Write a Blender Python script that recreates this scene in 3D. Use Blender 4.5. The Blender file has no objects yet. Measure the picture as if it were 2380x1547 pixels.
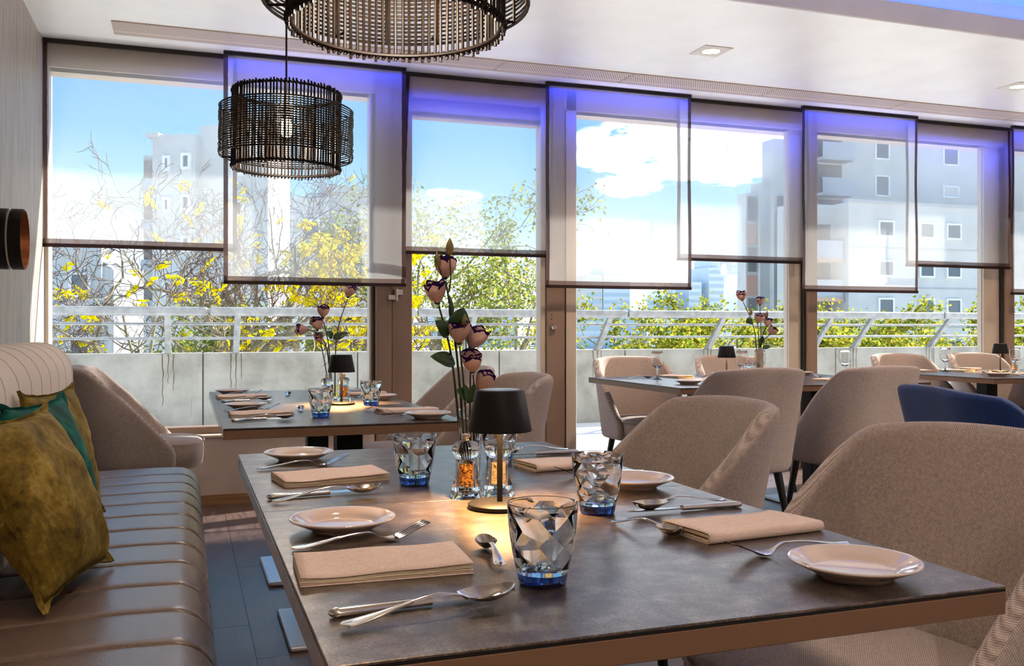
import bpy, bmesh, math, random
from math import sin, cos, pi, radians, sqrt, atan2
from mathutils import Vector, Matrix, noise

SC = bpy.context.scene
COL = SC.collection

# ------------------------------------------------------------------ camera
cam_d = bpy.data.cameras.new('camera')
cam = bpy.data.objects.new('camera', cam_d)
COL.objects.link(cam)
cam.location = (0, 0, 1.05)
cam.rotation_euler = (radians(90), 0, -radians(19.385))
cam_d.sensor_fit = 'HORIZONTAL'
cam_d.sensor_width = 36
cam_d.lens = 36 * 2160 / 2380
cam_d.shift_y = -9.5 / 2380
cam_d.clip_start = 0.02
cam_d.clip_end = 3000
SC.camera = cam

# ------------------------------------------------------------------ view
SC.view_settings.view_transform = 'Standard'
SC.view_settings.look = 'None'
SC.view_settings.gamma = 1
SC.view_settings.use_curve_mapping = False
SC.view_settings.exposure = 0.98
SC.cycles.use_denoising = True
SC.cycles.sample_clamp_indirect = 6
SC.cycles.adaptive_threshold = 0.06
SC.cycles.adaptive_min_samples = 16
SC.cycles.max_bounces = 8
SC.cycles.diffuse_bounces = 3
SC.cycles.glossy_bounces = 3
SC.cycles.transmission_bounces = 8
SC.cycles.transparent_max_bounces = 10


def lin(c):
    r = []
    for x in c[:3]:
        x = x / 255.0
        r.append(x / 12.92 if x <= 0.04045 else ((x + 0.055) / 1.055) ** 2.4)
    return (r[0], r[1], r[2], 1)


# ------------------------------------------------------------------ sky
W = bpy.data.worlds.new('sky')
SC.world = W
W.use_nodes = True
wn, wl = W.node_tree.nodes, W.node_tree.links
wn.clear()


def N(nodes, typ, **kw):
    n = nodes.new(typ)
    for k, v in kw.items():
        setattr(n, k, v)
    return n


def wm(op, a, b=None, c=None, clamp=False):
    n = N(wn, 'ShaderNodeMath', operation=op, use_clamp=clamp)
    for i, x in enumerate((a, b, c)):
        if x is None:
            continue
        if isinstance(x, (int, float)):
            n.inputs[i].default_value = x
        else:
            wl.new(x, n.inputs[i])
    return n.outputs[0]


tc = N(wn, 'ShaderNodeTexCoord')
nv = N(wn, 'ShaderNodeVectorMath', operation='NORMALIZE')
wl.new(tc.outputs['Generated'], nv.inputs[0])
sp = N(wn, 'ShaderNodeSeparateXYZ')
wl.new(nv.outputs[0], sp.inputs[0])
ramp = N(wn, 'ShaderNodeValToRGB')
cr = ramp.color_ramp
cr.elements[0].position = 0.0
cr.elements[0].color = (1.25, 1.35, 1.42, 1)
cr.elements[1].position = 1.0
cr.elements[1].color = lin((78, 134, 196))
for p_, c_ in ((0.06, (222, 238, 247)), (0.12, (168, 209, 235)), (0.2, (118, 181, 225)), (0.3, (98, 166, 218)), (0.5, (88, 150, 206))):
    e = cr.elements.new(p_)
    e.color = lin(c_)
wl.new(wm('MAXIMUM', sp.outputs[2], 0.0), ramp.inputs[0])
# clouds: broken cumulus everywhere by noise, with two banks standing over the skyline
az = wm('ARCTAN2', sp.outputs[0], sp.outputs[1])
cmb = N(wn, 'ShaderNodeCombineXYZ')
wl.new(wm('MULTIPLY', az, 5.0), cmb.inputs[0])
wl.new(wm('MULTIPLY', sp.outputs[2], 14.0), cmb.inputs[1])
nz = N(wn, 'ShaderNodeTexNoise')
nz.inputs['Scale'].default_value = 1.6
nz.inputs['Detail'].default_value = 6
nz.inputs['Roughness'].default_value = 0.55
wl.new(cmb.outputs[0], nz.inputs['Vector'])


def bank(a0, e0, aw, ew, amp):
    da = wm('DIVIDE', wm('SUBTRACT', az, a0), aw)
    de = wm('DIVIDE', wm('SUBTRACT', sp.outputs[2], e0), ew)
    q = wm('ADD', wm('MULTIPLY', da, da), wm('MULTIPLY', de, de))
    return wm('MULTIPLY', wm('SUBTRACT', 1.0, q, clamp=True), amp)


cl = wm('ADD', bank(0.56, 0.188, 0.17, 0.05, 0.55), bank(0.275, 0.142, 0.05, 0.016, 0.42))
cl = wm('MAXIMUM', cl, bank(0.47, 0.165, 0.06, 0.03, 0.35))
nf_ = N(wn, 'ShaderNodeTexNoise')
nf_.inputs['Scale'].default_value = 5.5
nf_.inputs['Detail'].default_value = 7
nf_.inputs['Roughness'].default_value = 0.6
wl.new(cmb.outputs[0], nf_.inputs['Vector'])
fine = wm('MULTIPLY', wm('MULTIPLY', wm('SUBTRACT', nf_.outputs['Fac'], 0.5), 1.5), wm('MULTIPLY', cl, 3.0, clamp=True))
cl = wm('ADD', wm('ADD', cl, fine), wm('MULTIPLY', wm('SUBTRACT', nz.outputs['Fac'], 0.5), 1.1))
sm = N(wn, 'ShaderNodeMapRange', interpolation_type='SMOOTHSTEP')
sm.inputs['From Min'].default_value = 0.16
sm.inputs['From Max'].default_value = 0.36
wl.new(cl, sm.inputs['Value'])
mx = N(wn, 'ShaderNodeMix', data_type='RGBA')
wl.new(sm.outputs[0], mx.inputs['Factor'])
wl.new(ramp.outputs[0], mx.inputs['A'])
mx.inputs['B'].default_value = (2.6, 2.6, 2.65, 1)
bg = N(wn, 'ShaderNodeBackground')
wl.new(mx.outputs['Result'], bg.inputs['Color'])
bg.inputs['Strength'].default_value = 0.9
wo = N(wn, 'ShaderNodeOutputWorld')
wl.new(bg.outputs[0], wo.inputs[0])

# ------------------------------------------------------------------ sun (from the right, along the facade)
sd = bpy.data.lights.new('sun', 'SUN')
sd.energy = 10.5
sd.angle = radians(1.0)
sd.color = (1.0, 0.94, 0.86)
sun = bpy.data.objects.new('sun', sd)
COL.objects.link(sun)
_sv = Vector((0.85, 0.27, 0.5))
sun.rotation_euler = _sv.to_track_quat('Z', 'Y').to_euler()
# ------------------------------------------------------------------ mesh helpers
class MB:
    def __init__(s):
        s.v = []; s.f = []; s.uv = []

    def add(s, vs, fs, uvs=None):
        o = len(s.v)
        s.v += [tuple(p) for p in vs]
        s.f += [tuple(i + o for i in f) for f in fs]
        s.uv += uvs if uvs else [(0.0, 0.0)] * len(vs)
        return s

    def box(s, x0, x1, y0, y1, z0, z1):
        vs = [(x0, y0, z0), (x1, y0, z0), (x1, y1, z0), (x0, y1, z0), (x0, y0, z1), (x1, y0, z1), (x1, y1, z1), (x0, y1, z1)]
        return s.add(vs, [(0, 3, 2, 1), (4, 5, 6, 7), (0, 1, 5, 4), (1, 2, 6, 5), (2, 3, 7, 6), (3, 0, 4, 7)])

    def tube(s, pts, rad, n=8, cap=True, closed=False):
        P = [Vector(p) for p in pts]
        m = len(P)
        if not hasattr(rad, '__len__'):
            rad = [rad] * m
        T = []
        for i in range(m):
            if closed:
                t = P[(i + 1) % m] - P[i - 1]
            else:
                t = P[min(i + 1, m - 1)] - P[max(i - 1, 0)]
            T.append(t.normalized() if t.length > 1e-9 else Vector((0, 0, 1)))
        a = Vector((0, 0, 1)) if abs(T[0].z) < 0.9 else Vector((1, 0, 0))
        u = (a - T[0] * a.dot(T[0])).normalized()
        vs = []
        for i in range(m):
            u = u - T[i] * u.dot(T[i])
            if u.length < 1e-6:
                u = T[i].orthogonal()
            u.normalize()
            w = T[i].cross(u)
            for k in range(n):
                an = 2 * pi * k / n
                vs.append(P[i] + (u * cos(an) + w * sin(an)) * rad[i])
        fs = []
        mm = m if closed else m - 1
        for i in range(mm):
            j = (i + 1) % m
            for k in range(n):
                k2 = (k + 1) % n
                fs.append((i * n + k, i * n + k2, j * n + k2, j * n + k))
        if cap and not closed:
            fs.append(tuple(reversed(range(n))))
            fs.append(tuple((m - 1) * n + k for k in range(n)))
        return s.add(vs, fs)

    def lathe(s, prof, n=32, c=(0, 0, 0), close=False):
        vs = []; idx = []
        for r, z in prof:
            if r < 1e-7:
                idx.append([len(vs)]); vs.append((c[0], c[1], c[2] + z))
            else:
                idx.append(list(range(len(vs), len(vs) + n)))
                for k in range(n):
                    a = 2 * pi * k / n
                    vs.append((c[0] + r * cos(a), c[1] + r * sin(a), c[2] + z))
        fs = []
        pr = list(range(len(prof)))
        pairs = list(zip(pr[:-1], pr[1:]))
        if close:
            pairs.append((pr[-1], pr[0]))
        for i, j in pairs:
            A, B = idx[i], idx[j]
            for k in range(n):
                k2 = (k + 1) % n
                if len(A) == 1 and len(B) == 1:
                    continue
                if len(A) == 1:
                    fs.append((A[0], B[k2], B[k]))
                elif len(B) == 1:
                    fs.append((A[k], A[k2], B[0]))
                else:
                    fs.append((A[k], A[k2], B[k2], B[k]))
        return s.add(vs, fs)

    def grid(s, fn, nu, nv, uvfn=None, wrap=False):
        vs = []; uv = []
        for j in range(nv):
            for i in range(nu):
                a, b = i / (nu if wrap else nu - 1), j / (nv - 1)
                vs.append(fn(a, b))
                uv.append(uvfn(a, b) if uvfn else (a, b))
        fs = []
        for j in range(nv - 1):
            for i in range(nu if wrap else nu - 1):
                i2 = (i + 1) % nu
                fs.append((j * nu + i, j * nu + i2, (j + 1) * nu + i2, (j + 1) * nu + i))
        return s.add(vs, fs, uv)

    def xform(s, M):
        s.v = [tuple(M @ Vector(p)) for p in s.v]
        return s

    def build(s, name, mat=None, parent=None, smooth=True, angle=40, recalc=True, uv=False):
        me = bpy.data.meshes.new(name)
        me.from_pydata(s.v, [], s.f)
        if uv:
            L = me.uv_layers.new(name='UVMap')
            li = [0] * len(me.loops)
            me.loops.foreach_get('vertex_index', li)
            fl = []
            for i in li:
                fl += s.uv[i]
            L.data.foreach_set('uv', fl)
        if recalc:
            bm = bmesh.new(); bm.from_mesh(me)
            bmesh.ops.recalc_face_normals(bm, faces=bm.faces)
            bm.to_mesh(me); bm.free()
        if smooth:
            me.polygons.foreach_set('use_smooth', [True] * len(me.polygons))
            if angle < 180:
                me.set_sharp_from_angle(angle=radians(angle))
        me.update()
        if mat:
            me.materials.append(mat)
        o = bpy.data.objects.new(name, me)
        COL.objects.link(o)
        if parent:
            o.parent = parent
        return o


def bev(o, w=0.004, seg=2):
    m = o.modifiers.new('bevel', 'BEVEL')
    m.width = w; m.segments = seg; m.limit_method = 'ANGLE'; m.angle_limit = radians(40)
    return o


def bake(o):
    bpy.context.view_layer.update()
    dg = bpy.context.evaluated_depsgraph_get()
    me = bpy.data.meshes.new_from_object(o.evaluated_get(dg))
    o.modifiers.clear()
    me.name = o.name
    o.data = me
    return o


def tag(o, label, cat=None, group=None, kind=None):
    if label: o['label'] = label
    if cat: o['category'] = cat
    if group: o['group'] = group
    if kind: o['kind'] = kind
    return o


def thing(name, label, cat, loc=(0, 0, 0), rz=0.0, group=None, kind=None):
    o = bpy.data.objects.new(name, None)
    o.empty_display_size = 0.05
    COL.objects.link(o)
    o.location = loc
    o.rotation_euler = (0, 0, rz)
    return tag(o, label, cat, group, kind)


def kids(o):
    return [c for c in bpy.data.objects if c.parent == o]


def dup(o, loc=None, rz=None, label=None, group=None):
    def cp(src, par):
        c = src.copy(); COL.objects.link(c)
        c.parent = par
        if par: c.matrix_parent_inverse = src.matrix_parent_inverse
        for ch in kids(src):
            cp(ch, c)
        return c
    r = cp(o, None)
    if loc is not None: r.location = loc
    if rz is not None: r.rotation_euler = (0, 0, rz)
    if label: r['label'] = label
    if group: r['group'] = group
    return r


def struct(o):
    o['kind'] = 'structure'
    return o


# ------------------------------------------------------------------ material helpers
class Mat:
    def __init__(s, name):
        s.m = bpy.data.materials.new(name)
        s.m.use_nodes = True
        s.n, s.l = s.m.node_tree.nodes, s.m.node_tree.links
        s.b = s.n['Principled BSDF']
        s.out = s.n['Material Output']

    def node(s, t, **kw):
        n = s.n.new(t)
        ins = kw.pop('ins', {})
        for k, v in kw.items():
            setattr(n, k, v)
        for k, v in ins.items():
            if hasattr(v, 'is_output'):
                s.l.new(v, n.inputs[k])
            else:
                n.inputs[k].default_value = v
        return n

    def math(s, op, a, b=None, c=None, clamp=False):
        n = s.n.new('ShaderNodeMath'); n.operation = op; n.use_clamp = clamp
        for i, x in enumerate((a, b, c)):
            if x is None: continue
            if isinstance(x, (int, float)): n.inputs[i].default_value = x
            else: s.l.new(x, n.inputs[i])
        return n.outputs[0]

    def coord(s, kind='Object', scale=(1, 1, 1), rot=(0, 0, 0)):
        t = s.n.new('ShaderNodeTexCoord')
        m = s.node('ShaderNodeMapping', ins={'Scale': scale, 'Rotation': rot})
        s.l.new(t.outputs[kind], m.inputs['Vector'])
        return m.outputs[0]

    def noise(s, vec, scale, detail=4, rough=0.55, dist=0.0):
        n = s.node('ShaderNodeTexNoise', ins={'Vector': vec, 'Scale': scale, 'Detail': detail, 'Roughness': rough, 'Distortion': dist})
        return n.outputs['Fac']

    def ramp(s, fac, stops):
        r = s.node('ShaderNodeValToRGB', ins={'Fac': fac})
        e = r.color_ramp.elements
        e[0].position, e[0].color = stops[0][0], stops[0][1]
        e[1].position, e[1].color = stops[-1][0], stops[-1][1]
        for p, c in stops[1:-1]:
            x = e.new(p); x.color = c
        return r.outputs[0]

    def mix(s, fac, a, b):
        n = s.n.new('ShaderNodeMix'); n.data_type = 'RGBA'
        for k, v in (('Factor', fac), ('A', a), ('B', b)):
            if hasattr(v, 'is_output'): s.l.new(v, n.inputs[k])
            else: n.inputs[k].default_value = v
        return n.outputs['Result']

    def set(s, **kw):
        names = {'col': 'Base Color', 'rough': 'Roughness', 'metal': 'Metallic', 'spec': 'Specular IOR Level', 'ior': 'IOR', 'trans': 'Transmission Weight',
                 'sheen': 'Sheen Weight', 'sheenr': 'Sheen Roughness', 'sheenc': 'Sheen Tint', 'coat': 'Coat Weight', 'coatr': 'Coat Roughness', 'coati': 'Coat IOR', 'emit': 'Emission Color', 'emits': 'Emission Strength', 'alpha': 'Alpha'}
        for k, v in kw.items():
            i = s.b.inputs[names[k]]
            if hasattr(v, 'is_output'): s.l.new(v, i)
            else: i.default_value = v
        return s

    def bump(s, h, strength=0.5, dist=0.002):
        b = s.node('ShaderNodeBump', ins={'Height': h, 'Strength': strength, 'Distance': dist})
        s.l.new(b.outputs[0], s.b.inputs['Normal'])
        return s

    def shader(s, sock):
        s.l.new(sock, s.out.inputs['Surface'])
        s.n.remove(s.b)
        return s


def plain(name, rgb, rough=0.5, metal=0.0, **kw):
    return Mat(name).set(col=lin(rgb), rough=rough, metal=metal, **kw).m


def mottled(name, a, b, scale, rough=0.5, bump=0.0, bdist=0.002, lo=0.35, hi=0.65, stretch=(1, 1, 1), **kw):
    m = Mat(name)
    v = m.coord(scale=stretch)
    f = m.noise(v, scale, 5)
    m.set(col=m.ramp(f, [(lo, lin(a)), (hi, lin(b))]), rough=rough, **kw)
    if bump: m.bump(f, bump, bdist)
    return m.m


M = {}


def weave(name, a, b, period, sheen=0.25):
    m = Mat(name)
    v = m.coord('UV', (2 * pi / period,) * 3)
    sx = m.node('ShaderNodeSeparateXYZ', ins={'Vector': v})
    rowi = m.math('SIGN', m.math('SINE', sx.outputs[1]))
    u = m.math('ADD', sx.outputs[0], m.math('MULTIPLY', rowi, 1.57))
    h = m.math('MULTIPLY', m.math('SINE', u), m.math('ABSOLUTE', m.math('SINE', sx.outputs[1])))
    h = m.math('MULTIPLY_ADD', h, 0.5, 0.5)
    vo = m.coord('Object')
    n2 = m.noise(vo, 160, 3)
    n1 = m.noise(vo, 5, 3)
    fac = m.math('MULTIPLY_ADD', m.math('SUBTRACT', n2, 0.5), 0.9, h)
    col = m.mix(m.math('MULTIPLY', fac, 1.0, clamp=True), lin(a), lin(b))
    m.set(col=col, rough=0.95, spec=0.15, sheen=sheen, sheenr=0.5)
    m.bump(m.math('ADD', h, m.math('MULTIPLY', n1, 0.4)), 0.7, 0.0012)
    return m.m


M['chair'] = weave('taupe_weave', (125, 109, 102), (206, 189, 180), 0.0050)
M['cream'] = weave('cream_boucle', (208, 192, 182), (236, 224, 214), 0.004, 0.15)
M['blue'] = weave('navy_weave', (18, 36, 84), (52, 84, 146), 0.004, 0.25)
M['black'] = plain('black_lacquer', (18, 17, 17), 0.35)
M['blackmetal'] = plain('black_powder_coat', (13, 12, 12), 0.5, spec=0.22)
M['steel'] = plain('polished_steel', (214, 208, 203), 0.12, 1.0)
M['steelplate'] = plain('brushed_steel_plate', (226, 226, 228), 0.45, 0.8)
M['chrome'] = plain('satin_nickel', (190, 180, 168), 0.3, 1.0)
M['copper'] = plain('copper_lining', (150, 88, 58), 0.4, 1.0)
M['white'] = mottled('white_paint', (236, 234, 232), (242, 240, 238), 3, 0.6)
M['bronze'] = mottled('bronze_frame', (128, 104, 88), (138, 114, 97), 6, 0.42, stretch=(1, 1, 0.2))
M['lightframe'] = mottled('champagne_frame', (178, 164, 148), (188, 174, 158), 6, 0.42)
M['gasket'] = plain('dark_gasket', (34, 30, 28), 0.6)
M['concrete'] = None

# table top: dark mineral laminate
m = Mat('slate_laminate')
v = m.coord()
n1 = m.noise(v, 24, 6, 0.62)
n2 = m.noise(v, 260, 4, 0.8)
f = m.math('ADD', m.math('MULTIPLY', n1, 0.5), m.math('MULTIPLY', n2, 0.5))
m.set(col=m.ramp(f, [(0.38, lin((78, 68, 62))), (0.50, lin((106, 95, 87))), (0.62, lin((150, 138, 128)))]), spec=0.6, metal=0.7,
      rough=0.3)
m.bump(n2, 0.05, 0.0005)
M['table'] = m.m
M['tableedge'] = plain('brown_edge_band', (118, 88, 68), 0.16)
M['tableline'] = plain('black_laminate_line', (20, 18, 18), 0.3)

# brown leather
m = Mat('brown_leather')
v = m.coord()
vo = m.node('ShaderNodeTexVoronoi', feature='DISTANCE_TO_EDGE', ins={'Vector': m.mix(0.08, v, m.node('ShaderNodeTexNoise', ins={'Vector': v, 'Scale': 30.0}).outputs['Color']), 'Scale': 150.0})
n1 = m.noise(v, 3, 3)
crk = m.math('MINIMUM', m.math('MULTIPLY', vo.outputs['Distance'], 6.0), 1.0)
m.set(col=m.mix(n1, lin((94, 73, 62)), lin((114, 91, 79))), rough=m.math('MULTIPLY_ADD', n1, 0.15, 0.32), spec=0.5, coat=0.55, coatr=0.28, coati=1.5)
m.bump(m.math('ADD', crk, m.math('MULTIPLY', m.noise(v, 9, 3), 3.0)), 0.35, 0.0010)
M['leather'] = m.m


def velvet(name, a, b, c):
    m = Mat(name)
    v = m.coord()
    f = m.math('ADD', m.math('MULTIPLY', m.noise(v, 9, 6, 0.7, 0.6), 0.7), m.math('MULTIPLY', m.noise(v, 60, 4, 0.7), 0.3))
    m.set(col=m.ramp(f, [(0.36, lin(a)), (0.5, lin(b)), (0.66, lin(c))]), rough=0.75, spec=0.2, sheen=0.45, sheenr=0.35, sheenc=lin(c))
    m.bump(f, 0.35, 0.004)
    return m.m


M['mustard'] = velvet('mustard_velvet', (64, 50, 12), (114, 92, 30), (164, 140, 70))
M['teal'] = velvet('green_velvet', (0, 34, 28), (6, 70, 60), (28, 118, 104))


def linen(name, a, b):
    m = Mat(name)
    v1 = m.coord(scale=(1, 12, 12)); v2 = m.coord(scale=(12, 1, 12))
    f = m.math('MULTIPLY', m.math('ADD', m.noise(v1, 90, 2), m.noise(v2, 90, 2)), 0.5)
    m.set(col=m.ramp(f, [(0.38, lin(a)), (0.6, lin(b))]), rough=0.85, spec=0.2, sheen=0.1)
    m.bump(f, 0.4, 0.0008)
    return m.m


M['napkin'] = linen('blush_linen_paper', (204, 178, 165), (228, 204, 192))
M['napkin_in'] = linen('ivory_linen_paper', (216, 196, 166), (234, 217, 190))
M['plate'] = plain('glazed_porcelain', (204, 184, 174), 0.08, coat=0.5, coatr=0.04)

# glass
def glass(name, tint=(1, 1, 1, 1), ior=1.48, absorb=None, dens=0.0, rough=0.0):
    m = Mat(name)
    g = m.node('ShaderNodeBsdfGlass', ins={'Color': tint, 'IOR': ior, 'Roughness': rough})
    if absorb:
        va = m.node('ShaderNodeVolumeAbsorption', ins={'Color': absorb, 'Density': dens})
        m.l.new(va.outputs[0], m.out.inputs['Volume'])
    m.shader(g.outputs[0])
    return m.m


M['tumbler'] = glass('smoke_blue_glass', (0.98, 0.99, 0.99, 1), 1.5, (0.45, 0.62, 0.74, 1), 26.0)
M['tumbler_base'] = glass('deep_blue_glass', (0.97, 0.98, 1, 1), 1.5, (0.02, 0.30, 0.70, 1), 62.0)
M['clear'] = glass('clear_glass', (0.98, 0.98, 0.98, 1), 1.45)
M['acrylic'] = glass('clear_acrylic', (0.99, 0.985, 0.97, 1), 1.24)

m = Mat('window_glass')
tr = m.node('ShaderNodeBsdfTransparent', ins={'Color': (0.97, 0.985, 0.985, 1)})
gl = m.node('ShaderNodeBsdfGlossy', ins={'Roughness': 0.01, 'Color': (0.95, 0.97, 1, 1)})
fr = m.node('ShaderNodeLayerWeight', ins={'Blend': 0.5})
fac = m.math('MULTIPLY_ADD', m.math('POWER', fr.outputs['Facing'], 5.0), 0.5, 0.022)
mxs = m.node('ShaderNodeMixShader', ins={0: fac, 1: tr.outputs[0], 2: gl.outputs[0]})
M['pane'] = m.shader(mxs.outputs[0]).m


def sheer(name, col, dens, var=0.0):
    m = Mat(name)
    df = m.node('ShaderNodeBsdfDiffuse', ins={'Color': lin(col)})
    tl = m.node('ShaderNodeBsdfTranslucent', ins={'Color': lin(col)})
    a = m.node('ShaderNodeMixShader', ins={0: 0.72, 1: df.outputs[0], 2: tl.outputs[0]})
    tr = m.node('ShaderNodeBsdfTransparent')
    d = dens
    v = m.coord(scale=(900, 1, 900))
    if var:
        f = m.noise(m.coord(scale=(3, 3, 40)), 14, 3)
        d = m.math('MULTIPLY_ADD', f, var, dens - var * 0.5, clamp=True)
    b = m.node('ShaderNodeMixShader', ins={0: d, 1: tr.outputs[0], 2: a.outputs[0]})
    return m.shader(b.outputs[0]).m


M['sheer'] = sheer('sheer_voile', (244, 242, 238), 0.33)
M['hem'] = sheer('brown_hem', (84, 66, 62), 0.94)
M['hembar'] = sheer('brown_hem_bar', (112, 94, 88), 0.9, 0.35)


def emit(name, rgb, s):
    m = Mat(name)
    e = m.node('ShaderNodeEmission', ins={'Color': lin(rgb), 'Strength': s})
    return m.shader(e.outputs[0]).m
# ================================================================== ROOM SHELL
CEIL = 2.685
XL, XR, YB, YW = -0.76, 9.2, -3.4, 5.95

# --- floor with dark vinyl planks
m = Mat('dark_plank')
v = m.coord('Object', (8, 0.7, 1))
oi = m.node('ShaderNodeObjectInfo')
vv = m.node('ShaderNodeVectorMath', operation='ADD', ins={0: v})
m.l.new(oi.outputs['Location'], vv.inputs[1])
f = m.noise(vv.outputs[0], 5, 6, 0.6)
m.set(col=m.ramp(f, [(0.35, lin((76, 60, 56))), (0.65, lin((106, 86, 80)))]), rough=m.math('MULTIPLY_ADD', f, 0.2, 0.22), spec=0.5)
m.bump(f, 0.12, 0.001)
M['plank'] = m.m
M['grout'] = plain('dark_joint', (34, 29, 30), 0.6)
fl = MB(); fl.box(XL - 0.2, XR + 0.2, YB - 0.2, YW + 0.08, -0.25, -0.003)
floor = struct(fl.build('floor', M['plank'], smooth=False))
pm = None
for ix in range(24):
    for iy in range(6):
        x = -0.385 + ix * 0.30
        y = -0.3 + iy * 1.2 + (0.0, 0.72, 0.36, 1.02)[ix % 4] - 0.6
        y1 = min(y + 1.2, YW - 0.13)
        if y1 - y < 0.1:
            continue
        key = abs(y1 - y - 1.2) < 1e-6
        if key and pm:
            o = pm.copy(); COL.objects.link(o)
        else:
            b = MB(); b.box(0.0012, 0.2988, 0.0012, y1 - y - 0.0012, -0.002, 0.0)
            o = b.build('plank', M['plank'], floor, smooth=False)
            if key: pm = o
        o.location = (x, y, 0)

# --- left wall: grey wood-look wallcovering
m = Mat('grey_wood_wallcovering')
v = m.coord('Object', (1, 14, 0.5))
f1 = m.noise(v, 6, 6, 0.65)
v2 = m.coord('Object', (1, 30, 9))
f2 = m.noise(v2, 5, 3, 0.6)
wv = m.node('ShaderNodeTexWave', wave_type='BANDS', bands_direction='Z', ins={'Vector': m.coord('Object', (1, 1, 1), (0.35, 0, 0)), 'Scale': 26.0, 'Distortion': 6.0, 'Detail': 2.0})
dash = m.math('MULTIPLY', m.math('GREATER_THAN', wv.outputs['Fac'], 0.72), m.math('GREATER_THAN', m.noise(m.coord('Object', (1, 6, 0.6)), 4, 2), 0.55))
c = m.ramp(f1, [(0.3, lin((134, 126, 119))), (0.5, lin((160, 152, 145))), (0.7, lin((188, 180, 173)))])
c = m.mix(m.math('MULTIPLY', dash, 0.35), c, lin((96, 82, 74)))
c = m.mix(m.math('MULTIPLY', m.math('GREATER_THAN', f2, 0.66), 0.4), c, lin((205, 196, 188)))
m.set(col=c, rough=0.5, spec=0.3)
m.bump(f1, 0.15, 0.002)
b = MB(); b.box(XL - 0.2, XL, YB, YW + 0.3, 0, 3.2)
struct(b.build('wall_left', m.m, smooth=False))
M['backwall'] = mottled('warm_plaster', (226, 221, 214), (234, 229, 222), 4, 0.8)
b = MB(); b.box(XL - 0.2, XR + 0.2, YB - 0.2, YB, 0, 3.2)
struct(b.build('wall_back', M['backwall'], smooth=False))
b = MB(); b.box(XR, XR + 0.2, YB, YW + 0.3, 0, 3.2)
struct(b.build('wall_right', M['backwall'], smooth=False))

# --- ceiling, with the big recess and its lighting cove
RX0, RX1, RY0, RY1, RZ = 1.3, 8.7, -2.8, 4.0, 2.96
b = MB()
b.box(XL - 0.2, XR + 0.2, RY1, 5.69, CEIL, CEIL + 0.02)
b.box(XL - 0.2, XR + 0.2, 5.722, YW + 0.3, CEIL + 0.012, CEIL + 0.03)
b.box(XL - 0.2, RX0, YB - 0.2, RY1, CEIL, CEIL + 0.02)
b.box(RX1, XR + 0.2, YB - 0.2, RY1, CEIL, CEIL + 0.02)
b.box(RX0, RX1, YB - 0.2, RY0, CEIL, CEIL + 0.02)
b.box(XL - 0.2, XR + 0.2, YB - 0.2, YW + 0.3, RZ + 0.12, RZ + 0.3)       # slab over all
M['stretch'] = mottled('satin_stretch_ceiling', (240, 238, 236), (246, 244, 242), 3, 0.42, metal=0.5, spec=0.8)
ceiling = struct(b.build('ceiling', M['stretch'], smooth=False))
b = MB(); b.box(RX0 - 0.2, RX1 + 0.2, RY0 - 0.2, RY1 + 0.2, RZ, RZ + 0.05)
b.box(RX0 - 0.24, RX0 - 0.2, RY0 - 0.2, RY1 + 0.2, CEIL + 0.02, RZ); b.box(RX1 + 0.2, RX1 + 0.24, RY0 - 0.2, RY1 + 0.2, CEIL + 0.02, RZ)
b.box(RX0 - 0.2, RX1 + 0.2, RY1 + 0.2, RY1 + 0.24, CEIL + 0.02, RZ); b.box(RX0 - 0.2, RX1 + 0.2, RY0 - 0.24, RY0 - 0.2, CEIL + 0.02, RZ)
b.build('recess_panel', M['white'], ceiling, smooth=False)
for nm, bb in (('trim_1', (RX0 - 0.004, RX1 + 0.004, RY1 - 0.014, RY1 + 0.004)), ('trim_2', (RX0 - 0.004, RX1 + 0.004, RY0 - 0.004, RY0 + 0.014)), ('trim_3', (RX0 - 0.004, RX0 + 0.014, RY0 + 0.014, RY1 - 0.014)), ('trim_4', (RX1 - 0.014, RX1 + 0.004, RY0 + 0.014, RY1 - 0.014))):
    b = MB(); b.box(bb[0], bb[1], bb[2], bb[3], CEIL - 0.002, 2.79)
    struct(b.build(nm, M['white'], smooth=False))
M['led'] = emit('blue_led_strip', (60, 116, 255), 9.0)
LEDLAB = ('long window-side', 'long rear', 'left-hand short', 'right-hand short')
for i, bb in enumerate(((RX0, RX1, RY1 + 0.09, RY1 + 0.12), (RX0, RX1, RY0 - 0.12, RY0 - 0.09), (RX0 - 0.12, RX0 - 0.09, RY0, RY1), (RX1 + 0.09, RX1 + 0.12, RY0, RY1))):
    b = MB(); b.box(bb[0], bb[1], bb[2], bb[3], CEIL + 0.021, CEIL + 0.031)
    tag(b.build('led_strip', M['led'], smooth=False), 'blue LED strip hidden in the %s trough of the ceiling recess' % LEDLAB[i], 'led strip', 'cove led strips')

# --- ceiling air vent: perforated metal sections
m = Mat('perforated_metal')
v = m.coord('Object', (1, 1, 1))
pitch = 0.0165
vx = m.node('ShaderNodeSeparateXYZ', ins={'Vector': v})
row = m.math('FLOOR', m.math('DIVIDE', vx.outputs[1], pitch * 0.866))
u = m.math('ADD', m.math('DIVIDE', vx.outputs[0], pitch), m.math('MULTIPLY', m.math('MODULO', m.math('ADD', row, 1000.0), 2.0), 0.5))
du = m.math('SUBTRACT', m.math('FRACT', u), 0.5)
dv = m.math('MULTIPLY', m.math('SUBTRACT', m.math('FRACT', m.math('DIVIDE', vx.outputs[1], pitch * 0.866)), 0.5), 0.866)
r2 = m.math('ADD', m.math('MULTIPLY', du, du), m.math('MULTIPLY', dv, dv))
hole = m.math('LESS_THAN', r2, 0.075)
mid = m.math('LESS_THAN', m.math('ABSOLUTE', m.math('SUBTRACT', vx.outputs[1], 0.17)), 0.008)
hole = m.math('MULTIPLY', hole, m.math('SUBTRACT', 1.0, mid))
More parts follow.
